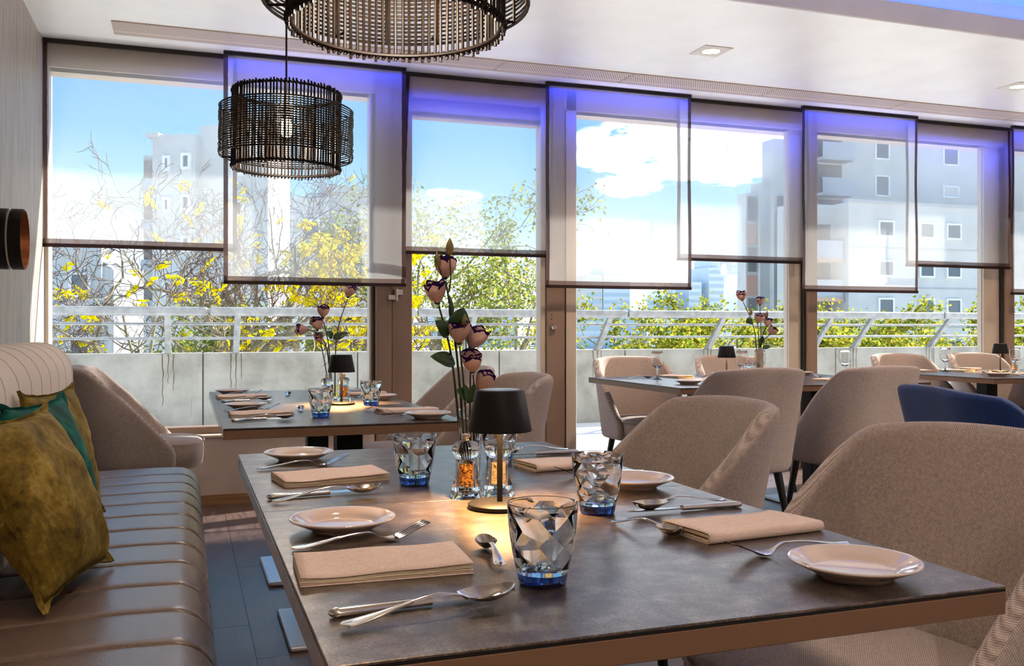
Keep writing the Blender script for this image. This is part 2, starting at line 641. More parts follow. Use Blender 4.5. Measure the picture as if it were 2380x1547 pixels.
m.set(col=m.mix(hole, lin((226, 208, 196)), lin((40, 31, 27))), rough=0.45)
m.bump(m.math('SUBTRACT', 1.0, hole), 0.6, 0.002)
M['vent'] = m.m
vent = thing('ceiling_vent', 'long perforated metal air vent strip let into the white ceiling above the blinds', 'air vent', (-0.37, 5.35, CEIL))
xs = [0, 1.12, 2.21, 3.08, 4.17, 5.28, 6.4, 7.5, 8.6, 9.4]
for x0, x1 in zip(xs[:-1], xs[1:]):
    b = MB(); b.box(0, x1 - x0 - 0.004, 0, 0.235, -0.006, 0.0)
    o = bev(b.build('vent_panel', M['vent'], vent, smooth=False), 0.001, 1)
    o.location = (x0, 0, 0)
for x in xs[1:-1]:
    b = MB()
    for yy in (0.04, 0.09, 0.15, 0.2):
        for dx in (-0.014, 0.014):
            b.lathe([(0, -0.0085), (0.0035, -0.008), (0.004, -0.006)], 8, (x + dx, yy, 0))
    b.build('rivet', M['chrome'], vent)

# --- recessed downlights
M['lamp_warm'] = emit('warm_downlight_lens', (255, 214, 160), 14.0)


def downlight(x, y, label, energy):
    t = thing('downlight', label, 'downlight', (x, y, CEIL), 0, 'recessed ceiling downlights')
    b = MB(); s_, r_ = 0.092, 0.056
    n = 32
    outer = []; inner = []
    for k in range(n):
        a = 2 * pi * k / n
        ca, sa = cos(a), sin(a)
        q = s_ / max(abs(ca), abs(sa))
        outer.append((q * ca, q * sa)); inner.append((r_ * ca, r_ * sa))
    vs = [(p[0], p[1], -0.004) for p in outer] + [(p[0], p[1], -0.004) for p in inner] + [(p[0], p[1], 0.0) for p in outer] + [(p[0], p[1], 0.0) for p in inner]
    fs = []
    for k in range(n):
        k2 = (k + 1) % n
        fs += [(k, k2, n + k2, n + k), (2 * n + k, 2 * n + k2, k2, k), (n + k, n + k2, 3 * n + k2, 3 * n + k)]
    b.add(vs, fs)
    b.build('frame', M['white'], t, smooth=False)
    b = MB(); b.lathe([(0.058, -0.0045), (0.056, -0.0065), (0.052, -0.004), (0.052, -0.001)], 32)
    b.build('bezel', M['chrome'], t)
    b = MB(); b.lathe([(0, -0.0035), (0.03, -0.0032), (0.0525, -0.001)], 32)
    b.build('lens', M['lamp_warm'], t)
    ld = bpy.data.lights.new('downlight_beam', 'SPOT')
    ld.energy = energy; ld.spot_size = radians(128); ld.spot_blend = 0.7; ld.shadow_soft_size = 0.05
    ld.color = (1.0, 0.76, 0.54)
    lo = bpy.data.objects.new('downlight_beam', ld); COL.objects.link(lo); lo.parent = t
    lo.location = (0, 0, -0.03)
    return t


downlight(2.92, 4.77, 'square recessed downlight glowing warm in the white ceiling left of the recess corner', 60)
downlight(5.30, 4.78, 'square recessed downlight at the right edge of the picture near the vent', 60)
downlight(7.60, 4.78, 'square recessed downlight added out of view above the far right end of the window wall', 60)  # this and the next two are out of view, added to brighten the room
downlight(0.25, 0.25, 'square recessed downlight added out of view over the near end of the banquette', 14)
downlight(0.25, -1.9, 'square recessed downlight added out of view behind the camera', 14)

# --- window wall
ywf, ywb = 5.90, 6.00                  # frame depth
low = MB(); low.box(XL, 1.13, 5.83, 6.1, 0.06, 0.405)
lw = struct(low.build('wall_window_low', mottled('taupe_panel', (176, 160, 150), (186, 170, 160), 3, 0.55), smooth=False))
b = MB(); b.box(XL, 1.13, 5.815, 5.835, 0.0, 0.06)
struct(b.build('baseboard_window', mottled('wood_skirting', (128, 92, 62), (156, 116, 80), 8, 0.45, stretch=(0.3, 6, 6)), smooth=False))
b = MB(); b.box(XL, XR, ywf - 0.01, 6.12, 2.55, 3.2)
struct(b.build('wall_window_head', M['lightframe'], smooth=False))
b = MB(); b.box(XL - 6, XR + 12, 6.05, 6.3, 3.0, 9.5)
struct(b.build('wall_upper_facade', M['white'], smooth=False))


def window(name, x0, x1, z0, z1, fw=0.05, knob=None, sill=True, mat='bronze'):
    t = thing(name, None, None, ((x0 + x1) / 2, 5.95, 0)); struct(t)
    c = (x0 + x1) / 2
    def part(nm, a, bb, mm, y0=ywf, y1=ywb):
        q = MB(); q.box(a[0] - c, a[1] - c, y0 - 5.95, y1 - 5.95, bb[0], bb[1])
        o = bev(q.build(nm, M[mm], t, smooth=False), 0.003, 1)
        return o
    part('frame_head', (x0, x1), (z1, z1 + 0.03), mat)
    part('frame_foot', (x0, x1), (z0 - fw, z0), mat)
    q = MB(); q.box(x0 - c, x1 - c, -0.006, 0.006, z0, z1)
    q.build('pane', M['pane'], t, smooth=False)
    return t, part, c


w1, part, c = window('window_1', -0.75, 1.124, 0.46, 2.55)
part('frame_stile', (-0.765, -0.735), (0.41, 2.56), 'lightframe')
part('gasket', (1.112, 1.128), (0.41, 2.56), 'lightframe', 5.905, 5.99)
part('gasket', (1.128, 1.146), (0.0, 2.56), 'gasket', 5.89, 5.99)
part('frame_post', (1.146, 1.25), (0.0, 2.685), 'bronze', 5.87, 6.0)
q = MB(); q.box(XL - c, 1.12 - c, 5.80 - 5.95, 5.90 - 5.95, 0.405, 0.418)
bev(q.build('sill', M['lightframe'], w1, smooth=False), 0.003, 2)

d1, part, c = window('door_1', 1.387, 2.281, 0.14, 2.435)
part('door_stile', (1.254, 1.387), (0.02, 2.685), 'bronze', 5.885, 5.99)
part('door_stile', (2.281, 2.319), (0.02, 2.56), 'lightframe', 5.895, 5.99)
part('frame_post', (2.319, 2.452), (0.0, 2.685), 'bronze', 5.88, 6.0)
part('gasket', (2.452, 2.466), (0.0, 2.56), 'gasket', 5.9, 5.99)
part('frame_post', (2.466, 2.544), (0.0, 2.685), 'lightframe', 5.89, 6.0)
part('frame_head', (1.387, 2.281), (2.43, 2.56), 'bronze')
# catch on the post and the lock knob
q = MB(); q.box(1.222 - c, 1.282 - c, -0.105, -0.08, 1.235, 1.268); q.box(1.262 - c, 1.315 - c, -0.11, -0.065, 1.265, 1.302); q.box(1.268 - c, 1.282 - c, -0.12, -0.1, 1.225, 1.305)
bev(q.build('handle', M['chrome'], d1, smooth=False), 0.003, 2)
q = MB(); q.lathe([(0, 0.03), (0.016, 0.03), (0.02, 0.024), (0.02, 0.01), (0.014, 0.0)], 20); q.xform(Matrix.Translation((2.366 - c, -0.07, 1.062)) @ Matrix.Rotation(radians(90), 4, 'X'))
q.build('lock_knob', M['chrome'], d1)
for dz in (1.118, 1.145):
    q = MB(); q.lathe([(0, 0.002), (0.004, 0.002), (0.005, 0)], 10); q.xform(Matrix.Translation((2.355 - c, -0.07, dz)) @ Matrix.Rotation(radians(90), 4, 'X'))
    q.build('screw', M['gasket'], d1)

w2, part, c = window('window_2', 2.544, 4.305, 0.06, 2.55)
part('frame_post', (4.305, 4.412), (0.0, 2.685), 'lightframe', 5.93, 6.0)
part('gasket', (4.412, 4.436), (0.0, 2.56), 'gasket', 5.9, 5.99)
part('frame_post', (4.436, 4.526), (0.0, 2.685), 'bronze', 5.88, 6.0)
w3, part, c = window('window_3', 4.526, 6.205, 0.06, 2.55)
part('frame_post', (6.205, 6.37), (0.0, 2.685), 'lightframe', 5.93, 6.0)
part('gasket', (6.37, 6.39), (0.0, 2.56), 'gasket', 5.9, 5.99)
part('frame_post', (6.39, 6.484), (0.0, 2.685), 'bronze', 5.88, 6.0)
w4, part, c = window('window_4', 6.484, 8.2, 0.06, 2.55)
part('frame_post', (8.2, 9.2), (0.0, 2.685), 'lightframe', 5.93, 6.0)

# --- blinds: sheer voile panels, every second one hung lower and in front
random.seed(5)


def blind(x0, x1, y, z0, label, tilt=0.0):
    t = thing('panel_blind', label, 'blind', ((x0 + x1) / 2, y, z0), 0, 'sheer panel blinds along the windows')
    w, h = (x1 - x0) / 2, CEIL - 0.012 - z0
    s0 = random.uniform(0, 9)
    def pos(a, z):
        k = 1 - z / h
        return (a * w - tilt * k * (1 if a < 0 else 0.3), 0.010 * k * sin(3.1 * a + s0) + 0.004 * sin(7 * z + s0), z)
    b = MB(); b.grid(lambda a, c: pos(-0.955 + 1.91 * a, 0.045 + c * (h - 0.045)), 17, 14)
    b.build('fabric', M['sheer'], t, recalc=False, angle=180)
    for sgn in (-1, 1):
        b = MB(); b.grid(lambda a, c: pos(sgn * (0.953 + 0.047 * a), c * h), 3, 14)
        b.build('side_hem', M['hem'], t, recalc=False, angle=180)
    b = MB(); b.grid(lambda a, c: Vector(pos(-1 + 2 * a, 0.018 + 0.028 * c)) + Vector((0, -0.002, 0)), 17, 3)
    b.build('hem_pocket', M['hembar'], t, recalc=False, angle=180)
    b = MB(); b.tube([Vector(pos(-1 + 2 * i / 12, 0.009)) for i in range(13)], 0.011, 6)
    b.build('weight_bar', M['hem'], t)
    b = MB(); b.box(-w, w, -0.012, 0.012, h + 0.002, h + 0.024)
    b.build('track_carrier', M['gasket'], t, smooth=False)
    return t


YF, YK = 5.765, 5.845
BL = [(-0.762, 0.297, YK, 1.517, 'sheer panel blind hung high beside the grey wood wall, leftmost of all blinds', 0),
      (0.215, 1.317, YF, 1.318, 'sheer panel blind hung low in front, behind the complete rattan pendant', 0),
      (1.338, 2.356, YK, 1.533, 'sheer panel blind hung high over the glazed door', 0.05),
      (2.266, 3.365, YF, 1.326, 'sheer panel blind hung low in front, just right of the glazed door', 0),
      (3.30, 4.42, YK, 1.538, 'sheer panel blind hung high with the white cloud bank behind it', 0),
      (4.298, 5.364, YF, 1.327, 'sheer panel blind hung low in front of the balconied apartment block', 0),
      (5.327, 6.40, YK, 1.541, 'sheer panel blind hung high in front of the far apartment block wall', 0),
      (6.325, 7.40, YF, 1.329, 'sheer panel blind hung low and cut by the right edge of the picture', 0)]
for a in BL:
    blind(*a)
b = MB(); b.box(XL, XR, 5.655, 5.66, CEIL + 0.021, CEIL + 0.07); b.box(XL, XR, 5.722, 5.728, CEIL + 0.0125, CEIL + 0.07); b.box(XL, XR, 5.655, 5.728, CEIL + 0.07, CEIL + 0.08)
b.build('added_led_slot', M['blackmetal'], ceiling, smooth=False)  # slot lining added to hide and aim the assumed LED line
# assumed blue LED line, not visible, added to tint the head of the voile
M['led2'] = emit('added_led_line', (24, 60, 255), 170.0)
b = MB(); b.box(0.1, 7.4, 5.668, 5.684, CEIL + 0.055, CEIL + 0.06)
tag(b.build('led_strip', M['led2'], smooth=False), 'assumed thin blue LED line added in the ceiling slot to tint the blind tops', 'led strip', 'added blind washing led')

# ================================================================== BALCONY
m = Mat('weathered_concrete')
v = m.coord()
n1 = m.noise(v, 2.2, 6, 0.6)
st = m.noise(m.coord('Object', (9, 9, 0.35)), 3.0, 4, 0.6)
f = m.math('MULTIPLY_ADD', m.math('GREATER_THAN', st, 0.69), -0.14, n1)
m.set(col=m.ramp(f, [(0.25, lin((118, 115, 105))), (0.5, lin((160, 158, 150))), (0.7, lin((176, 174, 167)))]), rough=0.9)
m.bump(n1, 0.2, 0.01)
M['concrete'] = m.m
b = MB(); b.box(-8, 18, 6.0, 9.85, -0.3, -0.03)
struct(b.build('floor_balcony', mottled('pale_balcony_screed', (232, 231, 228), (242, 241, 239), 2, 0.6), smooth=False))
par = thing('balcony_parapet', 'pale weathered concrete balcony parapet with dark rain streaks outside the windows', 'parapet', (0, 9.8, 0))
px = [-6.2, -4.5, -2.95, -1.4, 0.17, 1.72, 3.3, 4.85, 6.4, 7.82, 9.4, 11, 12.6, 14.2, 16]
for x0, x1 in zip(px[:-1], px[1:]):
    b = MB(); b.box(x0 + 0.006, x1 - 0.006, 0, 0.18, -0.05, 0.81)
    bev(b.build('parapet_panel', M['concrete'], par, smooth=False), 0.008, 2)
b = MB(); b.box(-6.2, 16, 0.03, 0.15, -0.3, 0.795)
b.build('core', plain('joint_core', (120, 112, 102), 0.9), par, smooth=False)  # darker core shows in the joints between the panels
M['stain'] = plain('rain_stain', (96, 84, 66), 0.95)
for xp in (-1.6, -0.157, 0.486, 2.9, 4.49, 5.95, 7.477, 8.09, 9.32):
    for k in range(3):
        b = MB(); q = []
        x0 = xp - 0.05 + 0.05 * k
        L = random.uniform(0.25, 0.7)
        for i in range(9):
            q.append((x0 + random.uniform(-0.006, 0.006), 0.8 - L * i / 8, random.uniform(0.003, 0.007) * (1 - 0.6 * i / 8)))
        vs = [(a - w, -0.0012, z) for a, z, w in q] + [(a + w, -0.0012, z) for a, z, w in q] + [(a - w, 0.004, z) for a, z, w in q] + [(a + w, 0.004, z) for a, z, w in q]
        n = len(q); fs = []
        for i in range(n - 1):
            fs += [(i, i + 1, n + i + 1, n + i), (2 * n + i, i, i + 1, 2 * n + i + 1)][:1]
        b.add(vs[:2 * n], fs)
        b.build('rain_streak', M['stain'], par, smooth=False, recalc=False)
M['galv'] = mottled('galvanised_steel', (138, 140, 141), (166, 168, 169), 14, 0.5, bump=0.1, metal=0.25)
ral = thing('balcony_railing', 'galvanised steel balcony railing with leaning posts on the concrete parapet', 'railing', (0, 9.8, 0.81))
segs = [-6.2, -1.85, 0.215, 2.28, 4.7, 7.0, 9.2, 11.5, 16]
for x0, x1 in zip(segs[:-1], segs[1:]):
    b = MB(); pts = []
    b.box(x0 + 0.008, x1 - 0.008, -0.40, -0.30, 0.365, 0.452)
    bev(b.build('handrail', M['galv'], ral, smooth=False), 0.022, 3)
for yy, zz in ((-0.235, 0.288), (-0.10, 0.146)):
    b = MB(); b.tube([(-6.2, yy, zz), (16, yy, zz)], 0.0145, 10)
    b.build('rail', M['galv'], ral)
for xp in (-4.6, -3.0, -1.6, -0.157, 0.486, 2.05, 2.9, 4.49, 5.95, 7.477, 8.09, 9.32, 10.4, 12, 14):
    b = MB()
    vs = []
    for (yy, zz) in ((0.045, 0.0), (-0.055, 0.0), (-0.16, 0.13), (-0.385, 0.37), (-0.325, 0.37), (-0.105, 0.14)):
        vs.append((yy, zz))
    n = len(vs)
    b.add([(xp - 0.03, y, z) for y, z in vs] + [(xp + 0.03, y, z) for y, z in vs],
          [tuple(range(n)), tuple(reversed(range(n, 2 * n)))] + [(i, (i + 1) % n, n + (i + 1) % n, n + i) for i in range(n)])
    post = bev(b.build('post', M['galv'], ral, smooth=False), 0.003, 1)
    for yy, zz in ((-0.06, 0.06), (-0.19, 0.2)):
        b = MB(); b.tube([(xp - 0.034, yy, zz), (xp + 0.034, yy, zz)], 0.008, 8)
        b.build('bolt', M['chrome'], post)
# ================================================================== OUTSIDE: ground, buildings, trees
b = MB(); b.box(-900, 900, 10, 1500, -7.2, -7)
struct(b.build('ground', mottled('pale_streets', (176, 175, 170), (196, 195, 190), 0.02, 0.9), smooth=False))
M['facade'] = mottled('white_render', (192, 192, 189), (208, 208, 205), 0.6, 0.85)
M['facade2'] = mottled('grey_render', (170, 172, 173), (184, 186, 187), 0.6, 0.85)
M['balc'] = plain('grey_balustrade', (176, 182, 190), 0.6)
M['terra'] = plain('terracotta_band', (206, 166, 148), 0.7)
M['wframe'] = plain('white_window_frame', (238, 238, 238), 0.5)
M['wpane'] = plain('dark_window_pane', (92, 104, 112), 0.08, spec=0.6)
M['shutter'] = plain('roller_shutter', (206, 204, 200), 0.6)
M['dark'] = plain('recess_shade_grey', (128, 126, 124), 0.8)  # grey for flat panels that carry the shade inside balconies and loggias
M['orange'] = plain('orange_awning', (214, 96, 62), 0.7)


def bwin(par, x, z, w, h, y=0.0, shut=False):
    b = MB(); f = 0.09
    b.box(x - w / 2, x + w / 2, y - 0.10, y, z - h / 2, z - h / 2 + f)
    b.box(x - w / 2, x + w / 2, y - 0.10, y, z + h / 2 - f, z + h / 2)
    b.box(x - w / 2, x - w / 2 + f, y - 0.10, y, z - h / 2 + f, z + h / 2 - f)
    b.box(x + w / 2 - f, x + w / 2, y - 0.10, y, z - h / 2 + f, z + h / 2 - f)
    o = b.build('window', M['wframe'], par, smooth=False)
    b = MB(); b.box(x - w / 2 + f, x + w / 2 - f, y - 0.05, y - 0.01, z - h / 2 + f, z + h / 2 - f)
    b.build('shutter' if shut else 'pane', M['shutter' if shut else 'wpane'], o, smooth=False)


def block(par, name, bx, mat='facade'):
    b = MB(); b.box(*bx)
    return b.build(name, M[mat], par, smooth=False)


def balcony(par, x0, x1, z, y, dp=1.2, awn=False, h=0.8):
    block(par, 'balcony_shade_panel', (x0 + 0.1, x1 - 0.1, y - 0.02, y + 0.05, z + 0.05, z + 1.65), 'dark')
    b = MB(); b.box(x0, x1, y - dp, y, z - 0.15, z)
    o = b.build('balcony_slab', M['facade2'], par, smooth=False)
    b = MB(); b.box(x0, x1, y - dp, y - dp + 0.06, z, z + h)
    b.build('balustrade', M['balc'], o, smooth=False)
    if awn:
        b = MB(); b.box(x0, x1, y - dp - 0.02, y - dp + 0.1, z - 0.32, z - 0.15)
        b.build('awning', M['terra'], o, smooth=False)


# apartment block, right
B = thing('apartment_building', 'large pale apartment block with grey balconies and stepped side seen through the right windows', 'building', (36, 42, -7))
block(B, 'wall', (-4, 16, 0, 1.6, 0, 26))
block(B, 'wall', (-6.1, -4, 0.5, 1.6, 0, 18.3)); block(B, 'wall', (-6.7, -6.1, 0.9, 1.8, 0, 15.95)); block(B, 'wall', (-7.4, -6.7, 1.2, 2.0, 0, 15.4))
for k in range(5):
    block(B, 'terracotta_panel', (-7.38, -6.72, 1.14, 1.2, 1.6 + 2.75 * k, 2.7 + 2.75 * k), 'terra')
    block(B, 'loggia_shade_panel', (-7.3, -6.8, 1.1, 1.2, 2.9 + 2.75 * k, 4.2 + 2.75 * k), 'dark')
    block(B, 'loggia_shade_panel', (-5.9, -5.2, 0.4, 0.5, 2.9 + 2.75 * k, 4.2 + 2.75 * k), 'dark')
for k in range(9):
    balcony(B, -4.0, -2.0, 21.03 - 1.9 * k, 0.0, 0.9)
for zz in (17.95, 15.9, 20.7, 23.4):
    bwin(B, 5.45, zz, 1.15, 1.1 if zz != 15.9 else 0.7, 0, zz == 15.9)
    bwin(B, 0.6, zz + 0.1, 1.0, 1.2)
F = thing('apartment_building', 'lower white wing with square windows in front of the large apartment block', 'building', (35, 38, -7))
block(F, 'wall', (-3.9, 14, 0, 2.8, 0, 14.35)); block(F, 'wall', (-6.1, -3.9, 1.2, 2.8, 0, 14.35)); block(F, 'parapet_cap', (-4.0, 14.1, -0.08, 0.2, 14.35, 14.5), 'facade2')
for zz in (13.1, 11.1, 9.2, 7.0):
    for xx in (-1.64, 0.95, 2.7, 6.2, 8.0, 11.0):
        bwin(F, xx, zz, 0.98, 0.84 if zz > 8 else 1.1, 0, xx > 7 and zz > 12)
for k in range(4):
    block(F, 'band_course', (-3.92, 14.02, -0.03, 0.0, 12.1 - 2.0 * k, 12.16 - 2.0 * k), 'facade2')
for zz in (5.83, 7.78, 9.73, 11.68):
    balcony(F, -6.1, -3.95, zz, 1.2, 0.9, True, 0.76)
# block, left
A = thing('apartment_building', 'white apartment tower with dark corner loggias behind the bare tree on the left', 'building', (0.32, 32, -7), radians(-24))
block(A, 'wall', (-1.45, 0, 0, 2.6, 0, 14.4)); block(A, 'wall', (-2.05, -1.45, 0.6, 2.6, 0, 13.85)); block(A, 'roof_slab', (-1.62, -1.2, -0.12, 0.4, 14.3, 14.45))
block(A, 'wall', (0, 2.3, 0.35, 2.6, 0, 14.75)); block(A, 'stair_tower', (0.45, 2.3, 0.9, 2.4, 14.7, 15.35))
for k in range(4):
    zz = 13.45 - 1.35 * k
    bwin(A, -0.95, zz, 0.26, 0.5); bwin(A, -0.3, zz + 0.06, 0.34, 0.54)
    block(A, 'loggia_shade_panel', (-1.98, -1.5, 0.5, 0.62, zz - 0.45, zz + 0.2), 'dark')
    block(A, 'loggia_balustrade', (-2.05, -1.45, 0.42, 0.5, zz - 0.75, zz - 0.4), 'balc')
    bwin(A, 1.3, zz - 0.1, 0.4, 0.55, 0.35)
G = thing('apartment_building', 'low white apartment house with dark recessed balcony behind the low blind on the left', 'building', (4.6, 38, -7))
block(G, 'wall', (-2.6, 0.9, 0, 6, 0, 13.35)); block(G, 'wall', (0.9, 2.9, 0.8, 6, 0, 13.7)); block(G, 'roof_slab', (0.8, 3.0, 0.6, 6, 13.7, 13.95))
for k in range(4):
    zz = 12.0 - 2.1 * k
    block(G, 'loggia_shade_panel', (-1.9, -1.0, -0.05, 0.1, zz - 0.8, zz + 0.5), 'dark')
    bwin(G, 0.2, zz, 0.7, 0.9); bwin(G, 1.9, zz, 0.6, 0.8, 0.8)
H2 = thing('apartment_building', 'white house wall with small dark windows glimpsed through the bare twigs beside the grey wall', 'building', (-6.2, 36, -7))
block(H2, 'wall', (-4, 3.4, 0, 6, 0, 11.0))
for k in range(3):
    for xx in (-2.4, -0.6, 1.4, 2.7):
        bwin(H2, xx, 9.6 - 2.2 * k, 0.7, 0.9)

# distant skyline, with haze put into the pale tower colours
M['far1'] = plain('hazed_tower', (214, 222, 228), 0.7)
M['far2'] = plain('hazed_blue_tower', (212, 220, 224), 0.6)
M['far3'] = plain('hazed_sand_tower', (216, 208, 198), 0.7)
M['farwin'] = plain('tower_glass', (184, 200, 208), 0.6)


def tower(x, w, h, label, mat='far1', y=400, d=18, rows=0, cols=0, crown=None, cat='tower'):
    t = thing('tower_block', label, cat, (x, y, -7))
    block(t, 'wall', (-w / 2, w / 2, 0, d, 0, h + 7), mat)
    if rows:
        b = MB()
        for r in range(rows):
            z = h + 7 - 2.5 - r * 3.4
            b.box(-w / 2 + 0.4, w / 2 - 0.4, -0.15, 0.1, z - 0.8, z + 0.8)
        b.build('window_bands', M['farwin'], t, smooth=False)
    if crown:
        block(t, 'crown', (-w / 2 * crown, w / 2 * crown, 1, d - 1, h + 7, h + 11), mat)
    return t


tower(182.0, 8, 26.5, 'sandy slab tower on the skyline seen through the low blind right of the door', 'far3', rows=12)
tower(193.5, 14, 26.5, 'broad pale glass tower on the skyline beside the sandy slab tower', 'far2', rows=14, crown=0.9)
tower(212, 5, 16, 'slim grey tower on the skyline left of the yellow-green trees', 'far2', rows=8)
tower(222, 6, 20, 'second slim pale tower on the skyline between two yellow-green trees', 'far2', rows=8)
tower(248, 8.5, 31.5, 'glass office tower with dark roof plant on the skyline', 'far1', rows=15, crown=0.6)
tower(236, 7, 24, 'faint pale tower left of the glass office tower', 'far1', rows=9)
tower(271, 12, 29, 'pale office tower with strip windows beside the stepped apartment block', 'far1', rows=14, crown=0.5)
tower(270.3, 4.8, 49.3, 'tall slim sandy chimney tower on the skyline', 'far3', y=425)
tower(294.5, 17, 45, 'wide pale block at the foot of the chimney tower', 'far1', y=450, rows=6)
tower(175, 9, 12, 'low white office block far left on the skyline', 'far1', y=432, rows=4)
tower(203, 26, 8, 'long low white terrace of offices under the skyline', 'far1', y=345, rows=4)
tower(165, 30, 7, 'long low pale building under the skyline seen through the glazed door', 'far1', y=350, rows=3)
tower(235, 30, 6, 'long low pale building under the skyline behind the yellow-green trees', 'far3', y=370, rows=3)
tower(120, 40, 9, 'long low pale building far behind the green tree at the door', 'far1', y=390, rows=3)

# ---- trees
M['bark'] = mottled('grey_green_bark', (96, 88, 66), (150, 140, 112), 9, 0.9, bump=0.4, stretch=(1, 1, 0.2))
M['twig'] = plain('dark_twig', (88, 68, 56), 0.9)


def leafmat(name, a, b):
    m = Mat(name)
    at = m.node('ShaderNodeAttribute', attribute_name='tint')
    c = m.mix(at.outputs['Fac'], lin(a), lin(b))
    d = m.node('ShaderNodeBsdfDiffuse', ins={'Color': c})
    t = m.node('ShaderNodeBsdfTranslucent', ins={'Color': c})
    x = m.node('ShaderNodeMixShader', ins={0: 0.45, 1: d.outputs[0], 2: t.outputs[0]})
    return m.shader(x.outputs[0]).m


M['leaf_yellow'] = leafmat('yellow_leaf', (236, 204, 8), (204, 200, 24))
M['leaf_green'] = leafmat('green_leaf', (82, 112, 44), (176, 172, 76))
M['leaf_lime'] = leafmat('yellow_green_leaf', (82, 116, 38), (196, 180, 62))


def build_leaves(name, mat, leaves, parent, rng):
    vs = []; fs = []; tint = []
    for p, d, L, wd in leaves:
        d = d.normalized()
        n = Vector((rng.gauss(0, 1), rng.gauss(0, 1), rng.gauss(0, 1) + 0.6))
        s = d.cross(n)
        if s.length < 1e-4: s = d.orthogonal()
        s.normalize(); n = s.cross(d)
        o = len(vs)
        vs += [p, p + d * L * 0.45 + s * wd + n * L * 0.1, p + d * L, p + d * L * 0.45 - s * wd + n * L * 0.1]
        fs += [(o, o + 1, o + 2), (o, o + 2, o + 3)]
        t = rng.random()
        tint += [t] * 4
    me = bpy.data.meshes.new(name)
    me.from_pydata([tuple(x) for x in vs], [], fs)
    at = me.attributes.new('tint', 'FLOAT', 'POINT')
    at.data.foreach_set('value', tint)
    me.materials.append(mat)
    ob = bpy.data.objects.new(name, me); COL.objects.link(ob)
    ob.parent = parent
    ob['kind'] = 'stuff'
    return ob


def tree(label, x, y, ztop, spread, seed, leaf, nleaf, leafsize, stems=3, depth=4, z0=-2.0, wig=0.22, cluster=1, up=0.25, fork=(2, 4), lowfrac=0.0, r0=0.09):
    rng = random.Random(seed)
    t = thing('tree', label, 'tree', (x, y, -7.0), 0, 'trees beyond the parapet')
    T = MB(); BR = MB(); TW = MB(); tips = []
    zb = z0 + 7
    T.tube([(0, 0, -0.3), (0.1, 0.05, zb * 0.5), (0, 0, zb + 0.2)], [r0 * 2.2, r0 * 1.9, r0 * 1.5], 8)
    H = ztop - z0

    def grow(p, d, L, r, lev):
        pts = [p.copy()]; rads = [r]
        n = 5
        dd = d.copy()
        for i in range(n):
            dd = (dd + Vector((rng.gauss(0, wig), rng.gauss(0, wig), rng.gauss(0, wig) + up * 0.15))).normalized()
            p = p + dd * (L / n)
            pts.append(p.copy()); rads.append(max(r * (1 - 0.55 * (i + 1) / n), 0.004))
        (T if lev == 0 else BR if lev < 3 else TW).tube(pts, rads, 6 if lev < 2 else (5 if lev < 3 else 3), cap=False)
        if lev >= depth - 1:
            for q in pts[1:]:
                tips.append((q, dd.copy()))
        if lev < depth:
            k = rng.randint(*fork)
            for j in range(k):
                i = rng.randint(2, n)
                a = rng.uniform(0, 2 * pi)
                side = dd.orthogonal().normalized()
                side = Matrix.Rotation(a, 3, dd) @ side
                nd = (dd * rng.uniform(0.45, 0.9) + side * rng.uniform(0.5, 1.0) + Vector((0, 0, up * 0.4))).normalized()
                grow(pts[i], nd, L * rng.uniform(0.5, 0.75), rads[i] * 0.66, lev + 1)

    for s_ in range(stems):
        a = 2 * pi * s_ / stems + rng.uniform(-0.4, 0.4)
        d = Vector((cos(a) * spread, sin(a) * spread * 0.7, 1)).normalized()
        grow(Vector((0, 0, zb)), d, H * rng.uniform(0.5, 0.62), r0 * rng.uniform(0.7, 1.0), 0)
    T.build('trunk', M['bark'], t, recalc=False)
    if BR.v: BR.build('branches', M['bark'], t, recalc=False)
    if TW.v:
        o = TW.build('twigs', M['twig'], t, recalc=False); o['kind'] = 'stuff'
    L = []
    if nleaf:
        for i in range(nleaf):
            p, d = tips[rng.randrange(len(tips))]
            if cluster > 1:
                pp = p + Vector((rng.gauss(0, 0.04), rng.gauss(0, 0.04), rng.gauss(0, 0.04)))
                ax = Vector((rng.gauss(0, 1), rng.gauss(0, 1), rng.gauss(-0.3, 0.5))).normalized()
                for k in range(cluster):
                    q = pp + ax * (0.04 * (k // 2))
                    sd_ = ax.orthogonal().normalized() * (1 if k % 2 else -1)
                    L.append((q, ax * 0.6 + sd_ + Vector((0, 0, -0.3)), leafsize * rng.uniform(0.7, 1.15), leafsize * 0.22))
            else:
                pp = p + Vector((rng.gauss(0, 0.09), rng.gauss(0, 0.09), rng.gauss(0, 0.09)))
                L.append((pp, Vector((rng.gauss(0, 1), rng.gauss(0, 1), rng.gauss(-0.3, 0.7))), leafsize * rng.uniform(0.7, 1.25), leafsize * 0.36))
        build_leaves('foliage', M[leaf], L, t, rng)
    return t


tree('bare twisting tree with few yellow leaves behind the left window', 0.25, 12.2, 2.9, 0.62, 11, 'leaf_yellow', 80, 0.105, 5, 5, -0.9, 0.24, 7, 0.2, (2, 4))
tree('bare tree with yellow leaves at the far left, beside the grey wood wall', -2.0, 13.2, 2.8, 0.6, 23, 'leaf_yellow', 80, 0.105, 4, 5, -0.9, 0.24, 7, 0.2, (2, 4))
tree('tree with bright yellow leaf sprays behind the low left blind', 1.45, 12.6, 2.2, 0.5, 37, 'leaf_yellow', 420, 0.110, 4, 4, -0.9, 0.22, 8, 0.15, (2, 4))
tree('tall thin bare tree reaching up behind the left blinds', 1.2, 15.5, 4.1, 0.5, 41, 'leaf_yellow', 30, 0.119, 4, 5, -0.6, 0.2, 5, 0.3, (2, 4))
tree('low thicket of green and brown twigs behind the parapet at the left', 1.1, 16.5, 1.8, 0.8, 47, 'leaf_green', 6400, 0.079, 6, 3, -0.9, 0.25)
